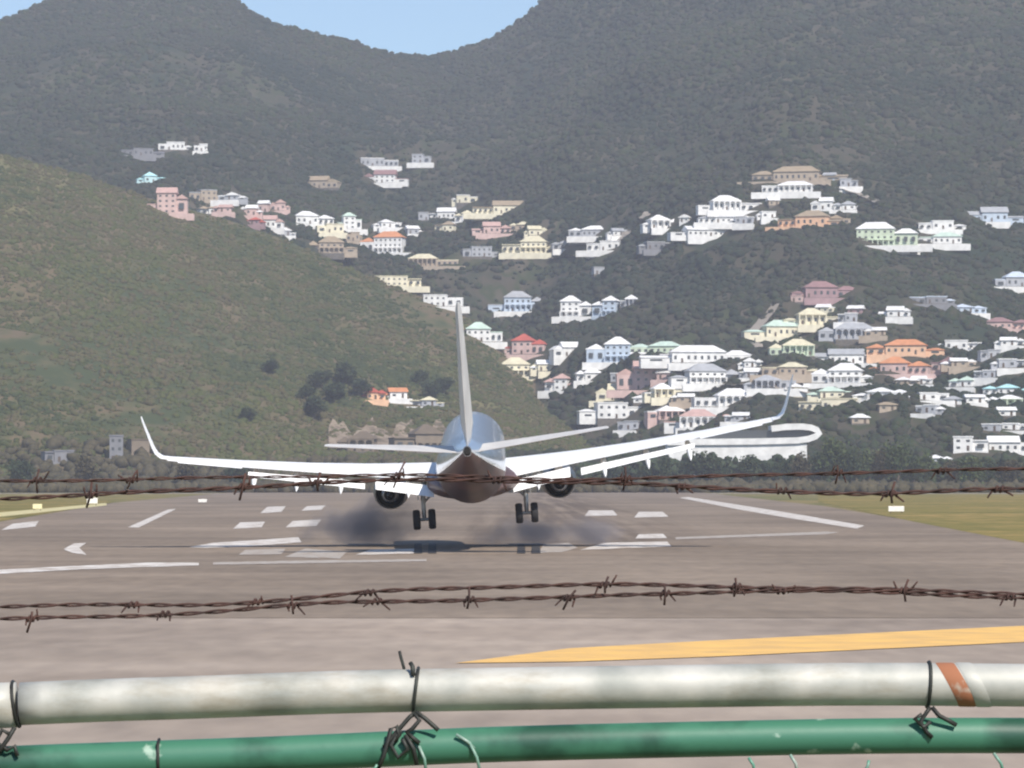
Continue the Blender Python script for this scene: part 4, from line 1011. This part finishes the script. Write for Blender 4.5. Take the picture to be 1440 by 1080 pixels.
    for a, b_, c_, d_ in ((532, 1072, 520, 1082), (590, 1046, 600, 1082), (642, 1030, 668, 1050), (660, 1040, 676, 1084), (1050, 1062, 1058, 1084), (1108, 1058, 1118, 1084), (1218, 1066, 1208, 1084), (1392, 1056, 1406, 1084)):
        mb = MB(); mb.tube([fp(a, b_, -27 * s), fp((a + c_) / 2 + 3, (b_ + d_) / 2, -28 * s), fp(c_, d_, -26 * s)], 2.2 * s, 6)
        B_(mb, 'loose_wire', PVC)
    # barbed wire strands
    def strand(P, barbs, seed, r=1.6, sep=1.8):
        rl = random.Random(seed); C = curve_pts(P, 170)
        mb = MB()
        for ph in (0, math.pi):
            pts = []
            for i, (x, y) in enumerate(np.array(C)[np.linspace(0, len(C) - 1, 420).astype(int)] if False else [(x, float(np.interp(x, [c[0] for c in C], [c[1] for c in C]))) for x in np.linspace(P[0][0], P[-1][0], 520)]):
                a = x / 13.0 + ph; wob = math.sin(x / 61 + seed) * 1.2
                pts.append(fp(x, y + wob + math.sin(a) * sep) + Vector((0, math.cos(a) * sep * s, 0)))
            mb.tube(pts, r * s, 6)
        w_ = B_(mb, 'barbed_wire', WIRE)
        for bx in barbs:
            by = float(np.interp(bx, [c[0] for c in C], [c[1] for c in C])); bb = MB()
            pts = []
            for q in range(22):
                a = 2 * math.pi * q / 10; pts.append(fp(bx - 8 + q * .75, by + math.sin(a) * 3.9) + Vector((0, math.cos(a) * 3.9 * s, 0)))
            e1 = rl.uniform(-1, 1); e2 = rl.uniform(-1, 1)
            pts = [fp(bx - 12 + e1 * 8, by + rl.choice([-1, 1]) * rl.uniform(7, 14), -6 * s)] + pts + [fp(bx + 12 + e2 * 8, by + rl.choice([-1, 1]) * rl.uniform(7, 15), -6 * s)]
            bb.tube(pts, [r * s * .7] + [r * s * 1.1] * (len(pts) - 2) + [r * s * .7], 6)
            if rl.random() < .7:
                bb.tube([fp(bx + e2 * 6 - 3, by + rl.uniform(10, 20), -6 * s), fp(bx, by, -6.5 * s), fp(bx - e1 * 6 + 4, by - rl.uniform(10, 20), -6 * s)], r * s, 6)
            o = bb.build('barb', WIRE, w_, True)
    strand([(-760, 690), (-300, 678), (0, 675), (180, 676), (350, 670), (560, 668), (800, 674), (960, 672), (1190, 664), (1440, 660), (1800, 652), (2300, 650)], [-300, 52, 185, 560, 880, 1178, 1325, 1500], 1, 1.3, 1.5)
    strand([(-760, 712), (-300, 706), (0, 701), (120, 697), (330, 685), (470, 678), (640, 674), (860, 679), (960, 685), (1100, 690), (1250, 696), (1400, 687), (1600, 684), (2300, 690)], [-250, 128, 342, 446, 700, 958, 1100, 1252, 1405, 1600], 2, 1.7, 1.9)
    strand([(-760, 872), (-300, 858), (0, 853), (190, 850), (290, 850), (420, 843), (560, 829), (700, 824), (860, 822), (1010, 824), (1150, 827), (1300, 831), (1440, 834), (1700, 842), (2300, 850)], [-200, 188, 362, 520, 850, 1035, 1270, 1480], 3)
    strand([(-760, 892), (-300, 880), (0, 871), (200, 865), (350, 857), (430, 849), (540, 845), (700, 842), (800, 841), (930, 834), (1060, 830), (1200, 832), (1330, 836), (1440, 840), (1700, 848), (2300, 856)], [-330, 46, 232, 412, 530, 660, 800, 935, 1100, 1420, 1620], 4)
fence()

# ------------------------------------------------------------------ haze
hz = MB(); hz.box(-2400, 2400, -60, 4600, -3, 760)
hmn = bpy.data.materials.new('haze_air'); hmn.use_nodes = True; n = hmn.node_tree.nodes; n.clear()
o = n.new('ShaderNodeOutputMaterial'); v = n.new('ShaderNodeVolumePrincipled'); hmn.node_tree.links.new(v.outputs[0], o.inputs['Volume'])
v.inputs['Color'].default_value = (0.82, 0.86, 1.0, 1); v.inputs['Density'].default_value = 0.000116; v.inputs['Anisotropy'].default_value = 0.1
tag(hz.build('haze', hmn), 'pale air haze over the airfield and hills', None, None, 'stuff')
